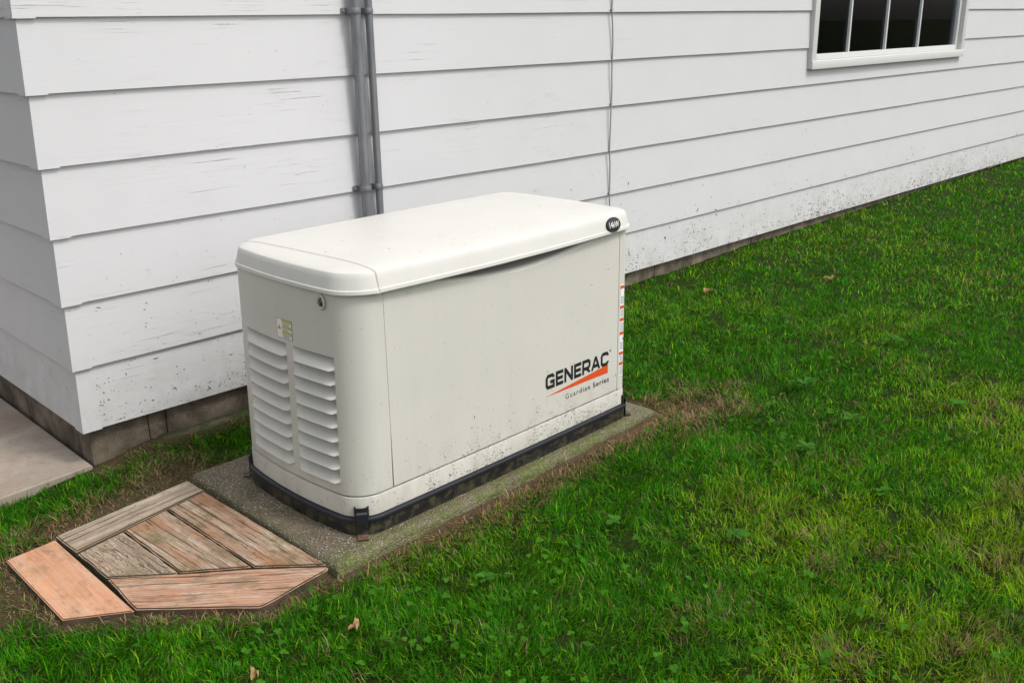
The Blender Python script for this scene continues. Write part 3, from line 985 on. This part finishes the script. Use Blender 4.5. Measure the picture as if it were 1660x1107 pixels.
# wide squared block letters, drawn as strokes on a 0..W by 0..1 grid
def stroke_poly(pts, t):
    """flat mitred ribbon of width t along an open polyline"""
    pts = [np.array(p, float) for p in pts]; L_, R_ = [], []
    for i, p in enumerate(pts):
        ds = []
        if i > 0: d = p - pts[i - 1]; ds.append(d / np.linalg.norm(d))
        if i < len(pts) - 1: d = pts[i + 1] - p; ds.append(d / np.linalg.norm(d))
        ns = [np.array((-d[1], d[0])) for d in ds]
        n_ = sum(ns); n_ = n_ / np.linalg.norm(n_); k = 1 / max(.35, n_.dot(ns[0]))
        L_.append(p + n_ * t / 2 * k); R_.append(p - n_ * t / 2 * k)
    return L_, R_
T_ = .235
def letter(ch):
    h = T_ / 2; W = .92; c = .14
    if ch in 'GC':
        s = [[(W, .70), (W, 1 - h - c), (W - c, 1 - h), (h + c, 1 - h), (h, 1 - h - c), (h, h + c), (h + c, h), (W - c, h), (W, h + c)] + ([(W, .46), (.52, .46)] if ch == 'G' else [(W, .30)])]
        if ch == 'G': s = [[(W, .72), (W, 1 - h - c), (W - c, 1 - h), (h + c, 1 - h), (h, 1 - h - c), (h, h + c), (h + c, h), (W, h), (W, .46), (.52, .46)]]
        return s, W + h
    if ch == 'E': return [[(.88, h), (h, h), (h, 1 - h), (.88, 1 - h)], [(h, .5), (.82, .5)]], .88
    if ch == 'N': return [[(h, 0), (h, 1)], [(h + .01, .90), (W - .01, .10)], [(W, 0), (W, 1)]], W + h
    if ch == 'R': return [[(h, 0), (h, 1 - h), (W - c, 1 - h), (W, 1 - h - c), (W, .38 + c), (W - c, .38), (h, .38)], [(.55, .36), (W + .03, 0)]], W + h
    if ch == 'A': return [[(.06, 0), (.53, .94)], [(.53, .94), (1.0, 0)], [(.28, .30), (.78, .30)]], 1.06
def front_y(x): return bow(x, BY0, BX0, BX1, BY0, BY1, BOW_L, BOW_R, BOW_F, 0)[1] - .0012
LX, LW, LB, LH = .797, .340, .2330, .053
word = 'GENERAC'; widths = [letter(c)[1] for c in word]; gap = .13
tot = sum(widths) + gap * (len(word) - 1); sx = LW / tot
mb = MB(); cx = 0
for ch, w in zip(word, widths):
    for pts_ in letter(ch)[0]:
        A, B = stroke_poly([(p[0] + cx, p[1]) for p in pts_], T_ if ch != 'A' or True else T_)
        n = len(A); v = []
        for p in A + B: 
            xx = LX + p[0] * sx; v.append((xx, front_y(xx) - .0007, LB + min(1, max(0, p[1])) * LH))
        for i in range(n - 1): mb.add([v[i], v[i + 1], v[n + i + 1], v[n + i]], [(3, 2, 1, 0)])
    cx += w + gap
# registered dot after the last letter
xx = LX + LW + .008
mb.add([(xx + .004 * math.cos(a), front_y(xx) - .0007, LB + LH - .002 + .004 * math.sin(a)) for a in np.linspace(0, 2 * math.pi, 10, endpoint=False)], [tuple(range(10))])
mb.build('logo_lettering', M['ink'], front)
wv = [(LX - .004, .2085), (LX + LW - .004, .2000 + .003), (LX + LW - .004, .2345)]
mb = MB()
a = wv
mb.add([(p[0], front_y(p[0]) - .0007, p[1]) for p in a], [(0, 1, 2)])
mb.build('logo_wedge', M['orange_ink'], front)
place_text('series_lettering', 'Guardian Series', .238, .0185, (LX + .102, front_y(LX + .2) - .0004, .1705), M['ink'], front, spacing=1.32)

# lock on the end panel, warning labels
lk = MB(); lc = (left_x(.118, .688), .118, .688)
rg = [[(-.0005 if d == 0 else d, r * math.cos(a), r * math.sin(a)) for a in np.linspace(0, 2 * math.pi, 24, endpoint=False)] for r, d in [(.023, .0), (.019, -.0035), (.0165, -.002), (.0125, .002)]]
v, f = loft(rg, cap_top=True)
bez = obj('lock', v, f, M['enamel'], gen); sharp(bez, 40)
rg = [[(d, r * math.cos(a), r * math.sin(a)) for a in np.linspace(0, 2 * math.pi, 20, endpoint=False)] for r, d in [(.0125, -.0006), (.0115, -.004), (.008, -.0062), (.003, -.0058)]]
v, f = loft(rg, cap_top=True)
o = obj('lock_cylinder', v, f, M['chrome'], bez); sharp(o, 40)
v, f = box(-.0050, -.0039, -.0012, .0012, -.007, .007); obj('keyhole', v, f, M['ink'], bez)
bez.location = lc; bez.rotation_euler = (0, 0, -.16)
def label(parent, place, w, h, rects, tris=(), name='warning_label'):
    """flat printed sticker: rects are (u0,u1,v0,v1,material index,layer)"""
    mb = MB()
    for u0, u1, v0, v1, m, l in rects:
        n = 4
        P = []
        for i in range(n + 1):
            u = u0 + (u1 - u0) * i / n
            P += [place(u * w, v0 * h, l), place(u * w, v1 * h, l)]
        mb.add(P, [(2 * i, 2 * i + 2, 2 * i + 3, 2 * i + 1) for i in range(n)], m)
    for pts_, m, l in tris: mb.add([place(u * w, v_ * h, l) for u, v_ in pts_], [tuple(range(len(pts_)))], m)
    o = mb.build(name, None, parent, mats=[M['label_white'], M['label_yellow'], M['ink'], M['label_grey'], M['orange_ink']])
    return o
def place_left(u, w, l): y = .330 - u; z = .548 + w; return (left_x(y, z) - .0006 - .0003 * l, y, z)
R_ = [(0, 1, 0, 1, 2, 0), (.02, .98, .015, .985, 0, 1), (.36, .97, .87, .975, 1, 2), (.36, .97, .53, .63, 1, 2), (.36, .97, .26, .36, 1, 2)]
for v0, n in ((.66, 3), (.38, 2), (.05, 3)):
    for i in range(n): R_.append((.40, .92 - .1 * (i % 2), v0 + i * .07, v0 + .032 + i * .07, 3, 2))
label(gen, place_left, .076, .058, R_, [([(.05, .44), (.31, .44), (.18, .68)], 1, 2), ([(.165, .49), (.195, .49), (.18, .60)], 2, 3)])
# tall warning label wrapped round the right front corner
strip = [(1.1965, BY0)] + [(BX1 - BR_R + BR_R * math.cos(a), BY0 + BR_R + BR_R * math.sin(a)) for a in np.linspace(1.5 * math.pi, 2 * math.pi, 9)] + [(BX1, BY0 + BR_R + .03)]
strip = [bow(x, y, BX0, BX1, BY0, BY1, BOW_L, BOW_R, BOW_F, 0) for x, y in strip]
sl = np.concatenate([[0], np.cumsum([math.dist(strip[i], strip[i + 1]) for i in range(len(strip) - 1)])])
def place_strip(u, w, l):
    u = u + .004
    x = np.interp(u, sl, [p[0] for p in strip]); y = np.interp(u, sl, [p[1] for p in strip])
    k = max(0, min(len(strip) - 2, int(np.searchsorted(sl, u)) - 1)); d = np.array(strip[k + 1]) - np.array(strip[k]); d /= np.linalg.norm(d)
    o_ = .0006 + .0003 * l
    return (x + d[1] * o_, y - d[0] * o_, .170 + w)
H_ = .345
R_ = [(0, 1, 0, 1, 0, 0)]
bars = [.955, .74, .605, .455, .235, .12]
for i, b_ in enumerate(bars): R_.append((0, 1, b_, b_ + .034, 4, 1))
for top, bot in ((.87, .79), (.725, .655), (.59, .505), (.37, .29), (.222, .165), (.105, .012)):
    z = top
    while z > bot: R_.append((.04, .95, z - .0075, z, 3, 1)); z -= .0165
label(gen, place_strip, .086, H_, R_, [([(.06, .385), (.40, .385), (.23, .445)], 1, 1), ([(.20, .395), (.26, .395), (.23, .428)], 2, 2)], 'warning_label')

# hold-down clips at the corners: black cup and steel bracket
def clip(x, y, ang, foot=1):
    mb = MB()
    v, f = loft([[(r * math.cos(a), r * .6 * math.sin(a) + dy, z) for a in np.linspace(0, 2 * math.pi, 20, endpoint=False)]
                 for r, z, dy in [(.0215, .046, 0), (.0215, .090, .001), (.0180, .090, .001), (.0175, .055, 0)]], cap_top=True)
    mb.add(v, f)
    o = mb.build('clip_cup', M['black_metal'], gen, smooth=40); o.location = (x, y, 0); o.rotation_euler = (0, 0, ang)
    prof = [(.0, .0760), (-.012, .0775), (-.0165, .073), (-.0175, .010), (-.021, .0060), (-.040, .0052)]
    mb = MB(); w = .0155; th = .003
    v = []
    for (yy, zz) in prof: v += [(-w, yy, zz), (w, yy, zz), (w, yy + th * .6, zz - th), (-w, yy + th * .6, zz - th)]
    f = []
    for i in range(len(prof) - 1):
        for j in range(4): f.append((4 * i + j, 4 * i + (j + 1) % 4, 4 * i + 4 + (j + 1) % 4, 4 * i + 4 + j))
    f += [(3, 2, 1, 0), tuple(4 * (len(prof) - 1) + i for i in range(4))]
    mi = [0] * len(f)
    for i in range(len(prof) - 2, len(prof) - 1):
        for j in range(4): mi[4 * i + j] = foot
    br = obj('clip_bracket', v, f, None, o, mats=[M['black'], M['rust']], midx=mi); br.parent = o
    return o
clip(.034, .024, -.62)
clip(1.230, .020, 1.15, 0)
clip(.034, .598, -2.2, 0)
clip(1.222, .606, 2.3)

# specks on the enclosure
pts, nrm, siz = [], [], []
for i in range(1500):
    h = min(rng.exponential(.05), .5); x = rng.uniform(.14, 1.19)
    if fbm(x * 9, h * 9, 51, 2) < .42: continue
    z = .060 + h; 
    pts.append((x, front_y(x) - (.0004 if z < .118 else .0002), z)); nrm.append((0, -1, 0)); siz.append(rng.uniform(.002, .0072))
for i in range(90): x, z = rng.uniform(.14, 1.18), rng.uniform(.13, .64); pts.append((x, front_y(x), z)); nrm.append((0, -1, 0)); siz.append(rng.uniform(.002, .006))
for i in range(150):
    y = rng.uniform(.085, .54); h = rng.exponential(.06) if i < 80 else rng.uniform(0, .62)
    z = .06 + min(h, .6)
    if any(r0 < z < r1 for r0, r1 in rows) and any(c1 < y < c0 for c0, c1 in cols): continue
    pts.append((left_x(y, z) - (.002 if z < .12 else .0006), y, z)); nrm.append((-1, 0, 0)); siz.append(rng.uniform(.002, .006))
for i in range(60):
    a = rng.uniform(math.pi * 1.02, math.pi * 1.48); z = .062 + min(rng.exponential(.07), .5)
    x, y = bow(BX0 + BR_L + BR_L * math.cos(a), BY0 + BR_L + BR_L * math.sin(a), BX0, BX1, BY0, BY1, BOW_L, BOW_R, BOW_F, 0)
    pts.append((ztaper(x, z) + math.cos(a) * .002, y + math.sin(a) * .002, z)); nrm.append((math.cos(a), math.sin(a), 0)); siz.append(rng.uniform(.002, .006))
from mathutils.bvhtree import BVHTree
bvh = BVHTree.FromPolygons([v_.co for v_ in lid.data.vertices], [p.vertices for p in lid.data.polygons])
for i in range(130):
    hit = bvh.ray_cast(Vector((rng.uniform(.06, 1.22), rng.uniform(.02, .6), 2)), Vector((0, 0, -1)))
    if hit[0] is not None:
        pts.append(tuple(hit[0])); nrm.append(tuple(hit[1])); siz.append(rng.uniform(.0018, .006) * (1.6 if i % 9 == 0 else 1))
flakes('clippings', pts, nrm, np.array(siz), gen)

# ------------------------------------------------------------------ wooden step mat
M['wood_grey'] = wood_mat('weathered_board', (.52, .43, .33), (.20, .14, .092), (.44, .24, .14), .16, .22, 1.0, .1)
M['wood_worn'] = wood_mat('worn_mossy_board', (.52, .41, .305), (.23, .145, .09), (.46, .20, .09), .46, .75, 1.0, .45)
M['wood_knot'] = wood_mat('swirly_board', (.52, .42, .31), (.19, .125, .082), (.42, .19, .09), .28, .45, 1.0, 1.3)
M['wood_front'] = wood_mat('peeling_orange_board', (.60, .44, .33), (.26, .145, .085), (.56, .25, .125), .47, .6, 1.0, .25)
M['wood_new'] = wood_mat('new_orange_board', (.62, .335, .20), (.46, .215, .115), (.66, .44, .31), .45, .40, .30, .15, waves=.35)
M['wood_edge'] = concrete_mat('dark_board_edge', (.050, .034, .020), (.12, .078, .045), (.030, .032, .011), 14, bump=.004)
step = thing('wooden_platform', 'low platform of weathered boards and one fresh orange board beside the concrete pad', 'platform', (0, 0, 0))
def plank(poly, zt, th, ang, mat_, label=None, tilt=(0, 0), wob=.004, bev=.004):
    """extruded outline, its local X along the grain"""
    c = np.mean(poly, axis=0)
    ca, sa = math.cos(ang), math.sin(ang)
    loc = []
    N = len(poly)
    for i in range(N):
        a, b = np.array(poly[i]), np.array(poly[(i + 1) % N])
        n = max(1, int(np.linalg.norm(b - a) / .03))
        d = (b - a) / np.linalg.norm(b - a); nr = np.array((-d[1], d[0]))
        for k in range(n):
            p = a + (b - a) * k / n
            if k: p = p + nr * (vnoise(p[0] * 40, p[1] * 40, 3) - .5) * wob
            q_ = p - c
            loc.append((q_[0] * ca + q_[1] * sa, -q_[0] * sa + q_[1] * ca))
    bm = bmesh.new()
    tv = [bm.verts.new((x, y, x * tilt[0] + y * tilt[1])) for x, y in loc]
    face = bm.faces.new(tv)
    r = bmesh.ops.extrude_face_region(bm, geom=[face])
    bmesh.ops.translate(bm, verts=[e for e in r['geom'] if isinstance(e, bmesh.types.BMVert)], vec=(0, 0, -th))
    bmesh.ops.recalc_face_normals(bm, faces=bm.faces[:])
    top = [e for e in bm.edges if all(v_ in tv for v_ in e.verts)]
    bmesh.ops.bevel(bm, geom=top, offset=bev, segments=2, affect='EDGES', clamp_overlap=True)
    o = from_bm('plank', bm, mat_, step); sharp(o, 50)
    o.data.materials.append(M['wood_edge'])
    o.data.polygons.foreach_set('material_index', [1 if abs(p.normal.z) < .2 else 0 for p in o.data.polygons])  # vertical side faces take the darker edge colour
    o.location = (c[0], c[1], zt); o.rotation_euler = (0, 0, ang)
    if label: o['label'] = label
    return o
zt = .100
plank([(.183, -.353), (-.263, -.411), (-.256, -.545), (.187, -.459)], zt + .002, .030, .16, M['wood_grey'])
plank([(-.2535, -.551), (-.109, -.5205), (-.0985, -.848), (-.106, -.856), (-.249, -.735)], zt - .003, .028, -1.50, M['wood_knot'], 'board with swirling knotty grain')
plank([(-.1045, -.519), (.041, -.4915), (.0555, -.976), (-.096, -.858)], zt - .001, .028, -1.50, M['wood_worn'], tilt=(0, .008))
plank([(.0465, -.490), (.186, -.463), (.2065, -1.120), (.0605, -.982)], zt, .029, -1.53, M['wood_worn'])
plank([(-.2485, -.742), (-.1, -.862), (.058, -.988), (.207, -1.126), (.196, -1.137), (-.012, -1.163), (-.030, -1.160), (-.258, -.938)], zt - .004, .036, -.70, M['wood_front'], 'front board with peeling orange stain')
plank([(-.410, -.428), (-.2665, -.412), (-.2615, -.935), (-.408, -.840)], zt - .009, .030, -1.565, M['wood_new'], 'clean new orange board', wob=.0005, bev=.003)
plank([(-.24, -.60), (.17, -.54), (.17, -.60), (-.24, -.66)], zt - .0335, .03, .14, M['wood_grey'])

# ------------------------------------------------------------------ grass
def ok_grass(x, y, pad_m=.012):
    bad = poly_dist(x, y, PADP) < pad_m * .3
    bad |= poly_dist(x, y, MAT_OUT) < .002
    bad |= (x > -.01) & (y > -.004)
    bad |= in_poly(x, y, SLAB)
    bad |= (x > .25) & (x < 2.92) & (y > -.034)
    return ~bad

def blades(n, region, dens_fn, name, width, length, kind='grass'):
    pass

camx, camy = cam.location.x, cam.location.y
fwd = Vector((0, 0, -1)); fwd.rotate(cam.rotation_euler); az = math.atan2(fwd.y, fwd.x)
def candidates(r0, r1, dens):
    # annular sector in front of the viewpoint, with margins on both sides
    half = math.radians(37)
    area = half * (r1 * r1 - r0 * r0)
    n = int(area * dens)
    r = np.sqrt(rng.uniform(r0 * r0, r1 * r1, n)); a = az + rng.uniform(-half, half, n)
    x, y = camx + r * np.cos(a), camy + r * np.sin(a)
    k = ok_grass(x, y) & (y < .02)
    return x[k], y[k]
VX, VF, VC = [], [], []
vbase = 0
def grow(x, y, wid, lenm, strawf=0.0, flat=0.0):
    global vbase
    bare = bare_field(x, y)
    n1 = fbm(x * 1.6, y * 1.6, 61, 4); n2 = fbm(x * 6, y * 6, 62, 3); n3 = fbm(x * 16, y * 16, 63, 2)
    keep = rng.random(len(x)) > np.clip(bare * .95 - .15, 0, .66)
    hole = np.clip(sm((.34 - n3) / .08) * .75 + sm((.36 - n2) / .08) * .25, 0, .85)                        # thin spots where soil shows
    keep &= rng.random(len(x)) > hole
    x, y, bare, n1, n2, n3 = (a[keep] for a in (x, y, bare, n1, n2, n3))
    n = len(x)
    z = ground_z(x, y) - .004
    L = lenm * rng.uniform(.55, 1.25, n) * (.72 + .55 * n2) * (1 - .45 * bare)
    W = wid * rng.uniform(.6, 1.25, n)
    az_ = rng.normal(0, 1.15, n) + fbm(x * 5, y * 5, 71, 3) * 22       # tufts lean together
    lean = np.clip(rng.normal(.50 + flat, .32, n), .02, 1.35) + bare * .4
    curl = rng.uniform(.1, .9, n)
    dx, dy = np.cos(az_), np.sin(az_)
    tw = az_ + np.pi / 2 + rng.normal(0, .5, n)
    px, py = np.cos(tw), np.sin(tw)
    l1 = L * .5
    mxx, myy, mzz = x + dx * np.sin(lean) * l1, y + dy * np.sin(lean) * l1, z + np.cos(lean) * l1
    le2 = np.minimum(lean + curl, 1.75)
    tx, ty, tz = mxx + dx * np.sin(le2) * l1, myy + dy * np.sin(le2) * l1, mzz + np.cos(le2) * l1
    V = np.empty((n, 5, 3), np.float32)
    V[:, 0] = np.stack([x - px * W * .4, y - py * W * .4, z], 1); V[:, 1] = np.stack([x + px * W * .4, y + py * W * .4, z], 1)
    V[:, 2] = np.stack([mxx + px * W * .5, myy + py * W * .5, mzz], 1); V[:, 3] = np.stack([mxx - px * W * .5, myy - py * W * .5, mzz], 1)
    V[:, 4] = np.stack([tx, ty, tz], 1)
    # colour of each blade: lush, yellowish or straw
    r = rng.random(n)
    region = sm(1.25 - np.hypot((x - 1.7) / 1.6, (y + 2.35) / .85))      # drier turf at the near right
    yel = np.clip(sm((n1 - .46) / .2) * (.22 + .5 * region) + .08 + .12 * region, 0, 1)
    lush1, lush2, ygreen = np.array((.017, .138, .001)), np.array((.070, .290, .002)), np.array((.31, .49, .010))
    mixv = rng.random(n)[:, None]
    col = lush1 * (1 - mixv) + lush2 * mixv
    isy = (rng.random(n) < yel)[:, None]
    k = rng.uniform(.3, 1, n)[:, None]
    col = np.where(isy, col * (1 - k) + ygreen * k, col)
    straw = np.clip(.02 + .30 * (.35 + .9 * region) * sm((n2 - .60) / .12) + .10 * sm((n1 - .55) / .15) * (.4 + .9 * region) + bare * .8 + .75 * straw_field(x, y) + strawf, 0, .95)
    iss = (rng.random(n) < straw)[:, None]
    s1, s2 = np.array((.40, .29, .15)), np.array((.19, .115, .06))
    k2 = rng.random(n)[:, None]
    col = np.where(iss, s1 * k2 + s2 * (1 - k2), col)
    col = col * (rng.uniform(.62, 1.3, n) * (.72 + .56 * fbm(x * 11, y * 11, 83, 3)))[:, None]
    cc = np.ones((n, 5, 4), np.float32); cc[:, :, :3] = col[:, None, :]
    VX.append(V.reshape(-1, 3)); VC.append(cc.reshape(-1, 4)); VF.append(n)
for r0, r1, d, w, l in ((.9, 2.4, 42000, .0023, .037), (2.4, 3.4, 31000, .0026, .036), (3.4, 5.0, 16000, .0034, .037), (5.0, 7.5, 6000, .0052, .039), (7.5, 12, 2000, .0085, .042), (12, 22, 450, .017, .05)):
    x, y = candidates(r0, r1, d); grow(x, y, w, l)
for r0, r1, d, w, l in ((.9, 2.6, 500, .0036, .056), (2.6, 4.5, 250, .0046, .055)):      # odd coarse blades
    x, y = candidates(r0, r1, d); grow(x, y, w, l)
# dead thatch lying flat where the turf is thin
xt, yt = candidates(.9, 5.0, 30000)
bt = bare_field(xt, yt); kt = (rng.random(len(xt)) < np.maximum(bt, .75 * straw_field(xt, yt)) * (.3 + .7 * fbm(xt * 8, yt * 8, 77, 2)))
grow(xt[kt], yt[kt], .0026, .055, .9, .75)
V = np.concatenate(VX); Cc = np.concatenate(VC); n = sum(VF)
me = bpy.data.meshes.new('grass')
me.vertices.add(len(V)); me.vertices.foreach_set('co', V.ravel())
loops = (np.arange(n)[:, None] * 5 + np.array([0, 1, 2, 3, 3, 2, 4])).astype(np.int32)
me.loops.add(loops.size); me.loops.foreach_set('vertex_index', loops.ravel())
st = (np.arange(n)[:, None] * 7 + np.array([0, 4])).astype(np.int32).ravel()
me.polygons.add(2 * n); me.polygons.foreach_set('loop_start', st)
me.materials.append(M['blade'])
ca = me.attributes.new('tint', 'FLOAT_COLOR', 'POINT'); ca.data.foreach_set('color', Cc.ravel())
me.update(calc_edges=True)
grass = bpy.data.objects.new('grass', me); C.objects.link(grass); tag(grass, 'short green lawn grass with straw patches around the pad', 'grass', kind='stuff')
print('blades', n)

# ------------------------------------------------------------------ clover and weeds
def leaf_shape(L, W, fold=.15, n=6, notch=0.0):
    """a cupped oval leaf in local coordinates, stem end at the origin, along +X"""
    v, f = [], []
    for i in range(n + 1):
        t_ = i / n
        w = W * math.sin(math.pi * min(1, t_ * .93 + .04)) ** .7 / 2
        x = L * t_; dip = -.12 * L * (t_ - .5) ** 2 * 4 * .6
        v += [(x, -w, dip + w * fold), (x - notch * (i == n), 0, dip), (x, w, dip + w * fold)]
    for i in range(n):
        for j in range(2): f.append((3 * i + j, 3 * i + 3 + j, 3 * i + 4 + j, 3 * i + 1 + j))
    return v, f
def tint(o, col):
    a = o.data.attributes.new('tint', 'FLOAT_COLOR', 'POINT')
    a.data.foreach_set('color', list((*col, 1.0)) * len(o.data.vertices))
clover = MB(); ccol = []
cl_v, cl_f = leaf_shape(.0095, .0095, .12, 4, .002)
for i in range(3600):
    r = math.sqrt(random.uniform(1.0, 22)); a = az + random.uniform(-.62, .62)
    x, y = camx + r * math.cos(a), camy + r * math.sin(a)
    if fbm(x * 1.3, y * 1.3, 91, 3) < .50 + .12 * random.random(): continue
    if not ok_grass(np.array([x]), np.array([y]))[0] or bare_field(np.array([x]), np.array([y]))[0] > .25 or y > -.1: continue
    z = float(ground_z(x, y)) + random.uniform(.022, .046); b = random.uniform(0, 6.28); s_ = random.uniform(.7, 1.4)
    tl = Matrix.Rotation(random.uniform(-.5, .5), 3, 'X') @ Matrix.Rotation(random.uniform(-.5, .5), 3, 'Y')
    for k in range(3):
        R3 = tl @ Matrix.Rotation(b + k * 2.094, 3, 'Z')
        clover.add([tuple((R3 @ (Vector(p) * s_)) + Vector((x, y, z))) for p in cl_v], cl_f)
    g = random.uniform(.7, 1.3); ccol += list((.05 * g, .17 * g, .008 * g, 1)) * (3 * len(cl_v))
o = clover.build('clover', M['leaf'])
o.data.attributes.new('tint', 'FLOAT_COLOR', 'POINT').data.foreach_set('color', ccol)
tag(o, 'small clover leaves spread through the lawn', 'clover', kind='stuff')

weeds = [(2.27, -1.42, .055, 'biggest broad-leaved weed in the lawn, right of the generator'), (2.07, -1.72, .042, 'broad-leaved weed in the open lawn, between the biggest weed and the picture centre'),
         (.92, -1.56, .034, 'low weed in the grass in front of the middle of the concrete pad'), (.46, -1.50, .030, 'small weed in the grass nearest the front corner of the concrete pad'),
         (1.74, -1.72, .034, 'small weed in the lawn just beyond the right end of the concrete pad'), (1.10, -1.86, .034, 'round-leaved weed in the near lawn straight below the lettering on the generator'),
         (2.98, -1.46, .05, 'farthest of the weeds in the lawn, towards the house wall'), (2.45, -1.95, .042, 'weed nearest the right edge of the lawn'), (1.62, -2.05, .032, 'weed nearest the lower right of the lawn')]
for x, y, s_, lab in weeds:
    w = thing('weed', lab or 'low weed with rounded green leaves among the lawn grass', 'weed', (x, y, float(ground_z(x, y)) + .006), 0, 'broad-leaved weeds in the lawn')
    nl = random.choice((4, 5, 6))
    for k in range(nl):
        L = s_ * random.uniform(.8, 1.2)
        v, f = leaf_shape(L, L * random.uniform(.55, .8), .18)
        lf = obj('leaf', v, f, M['leaf'], w, smooth=True)
        g = random.uniform(.8, 1.25); tint(lf, (.045 * g, .16 * g, .012 * g))
        lf.rotation_euler = (random.uniform(-.25, .25), random.uniform(-.35, -.05), k * 6.283 / nl + random.uniform(-.4, .4))
        lf.location = (random.uniform(-.006, .006), random.uniform(-.006, .006), random.uniform(.026, .038))
    mb = MB()
    for k in range(3): mb.tube([(0, 0, -.006), (random.uniform(-.004, .004), random.uniform(-.004, .004), .034)], .0011, 5)
    st_ = mb.build('stem', M['leaf'], w); tint(st_, (.05, .09, .02))

dry = [(.09, -1.42, .030, 'curled tan dead leaf in the grass, the nearer to the wooden platform'), (-.18, -1.41, .028, 'pale dead leaf in the grass straight below the wooden platform'),
       (3.77, -.72, .045, 'small tan dead leaf on the far lawn, the palest there'), (3.12, -.37, .05, 'brown clump of dead leaf on the lawn near the house wall')]
for x, y, s_, lab in dry:
    d = thing('dead_leaf', lab, 'dead leaf', (x, y, float(ground_z(x, y)) + .026), random.uniform(0, 6.28), 'dead leaves on the lawn')
    v, f = leaf_shape(s_, s_ * .5, .75, 7)
    v = [(a, b, c + .012 * math.sin(a / s_ * 9) + .004 * math.sin(b * 500)) for a, b, c in v]
    lf = obj('leaf_blade', v, f, M['leaf'], d, smooth=True); tint(lf, (.50, .31, .16))
    lf.rotation_euler = (.2, -.08, 0)
    v, f = leaf_shape(s_ * .7, s_ * .4, .9, 5)
    lf = obj('leaf_blade', v, f, M['leaf'], d, smooth=True); tint(lf, (.42, .24, .11)); lf.rotation_euler = (-.2, .1, 2.2); lf.location = (.01, .004, .004)

# bits of dry litter on the path, the boards and the pad
pts = []
for i in range(260):
    k = i % 3
    if k == 0: x, y, z = -abs(rng.normal(0, .25)) - .02, rng.uniform(.02, .9), .0955
    elif k == 1: x, y, z = rng.uniform(-.25, .19), rng.uniform(-1.0, -.40), .1035
    else: x, y, z = rng.uniform(.22, 1.68), rng.uniform(-1.16, -1.08), .116
    if k == 0 and y < .02 - .03 + .103 * (-x) * -1: continue
    pts.append((x, y, z))
o = flakes('dry_litter', pts, [(0, 0, 1)] * len(pts), rng.uniform(.003, .012, len(pts)), None)
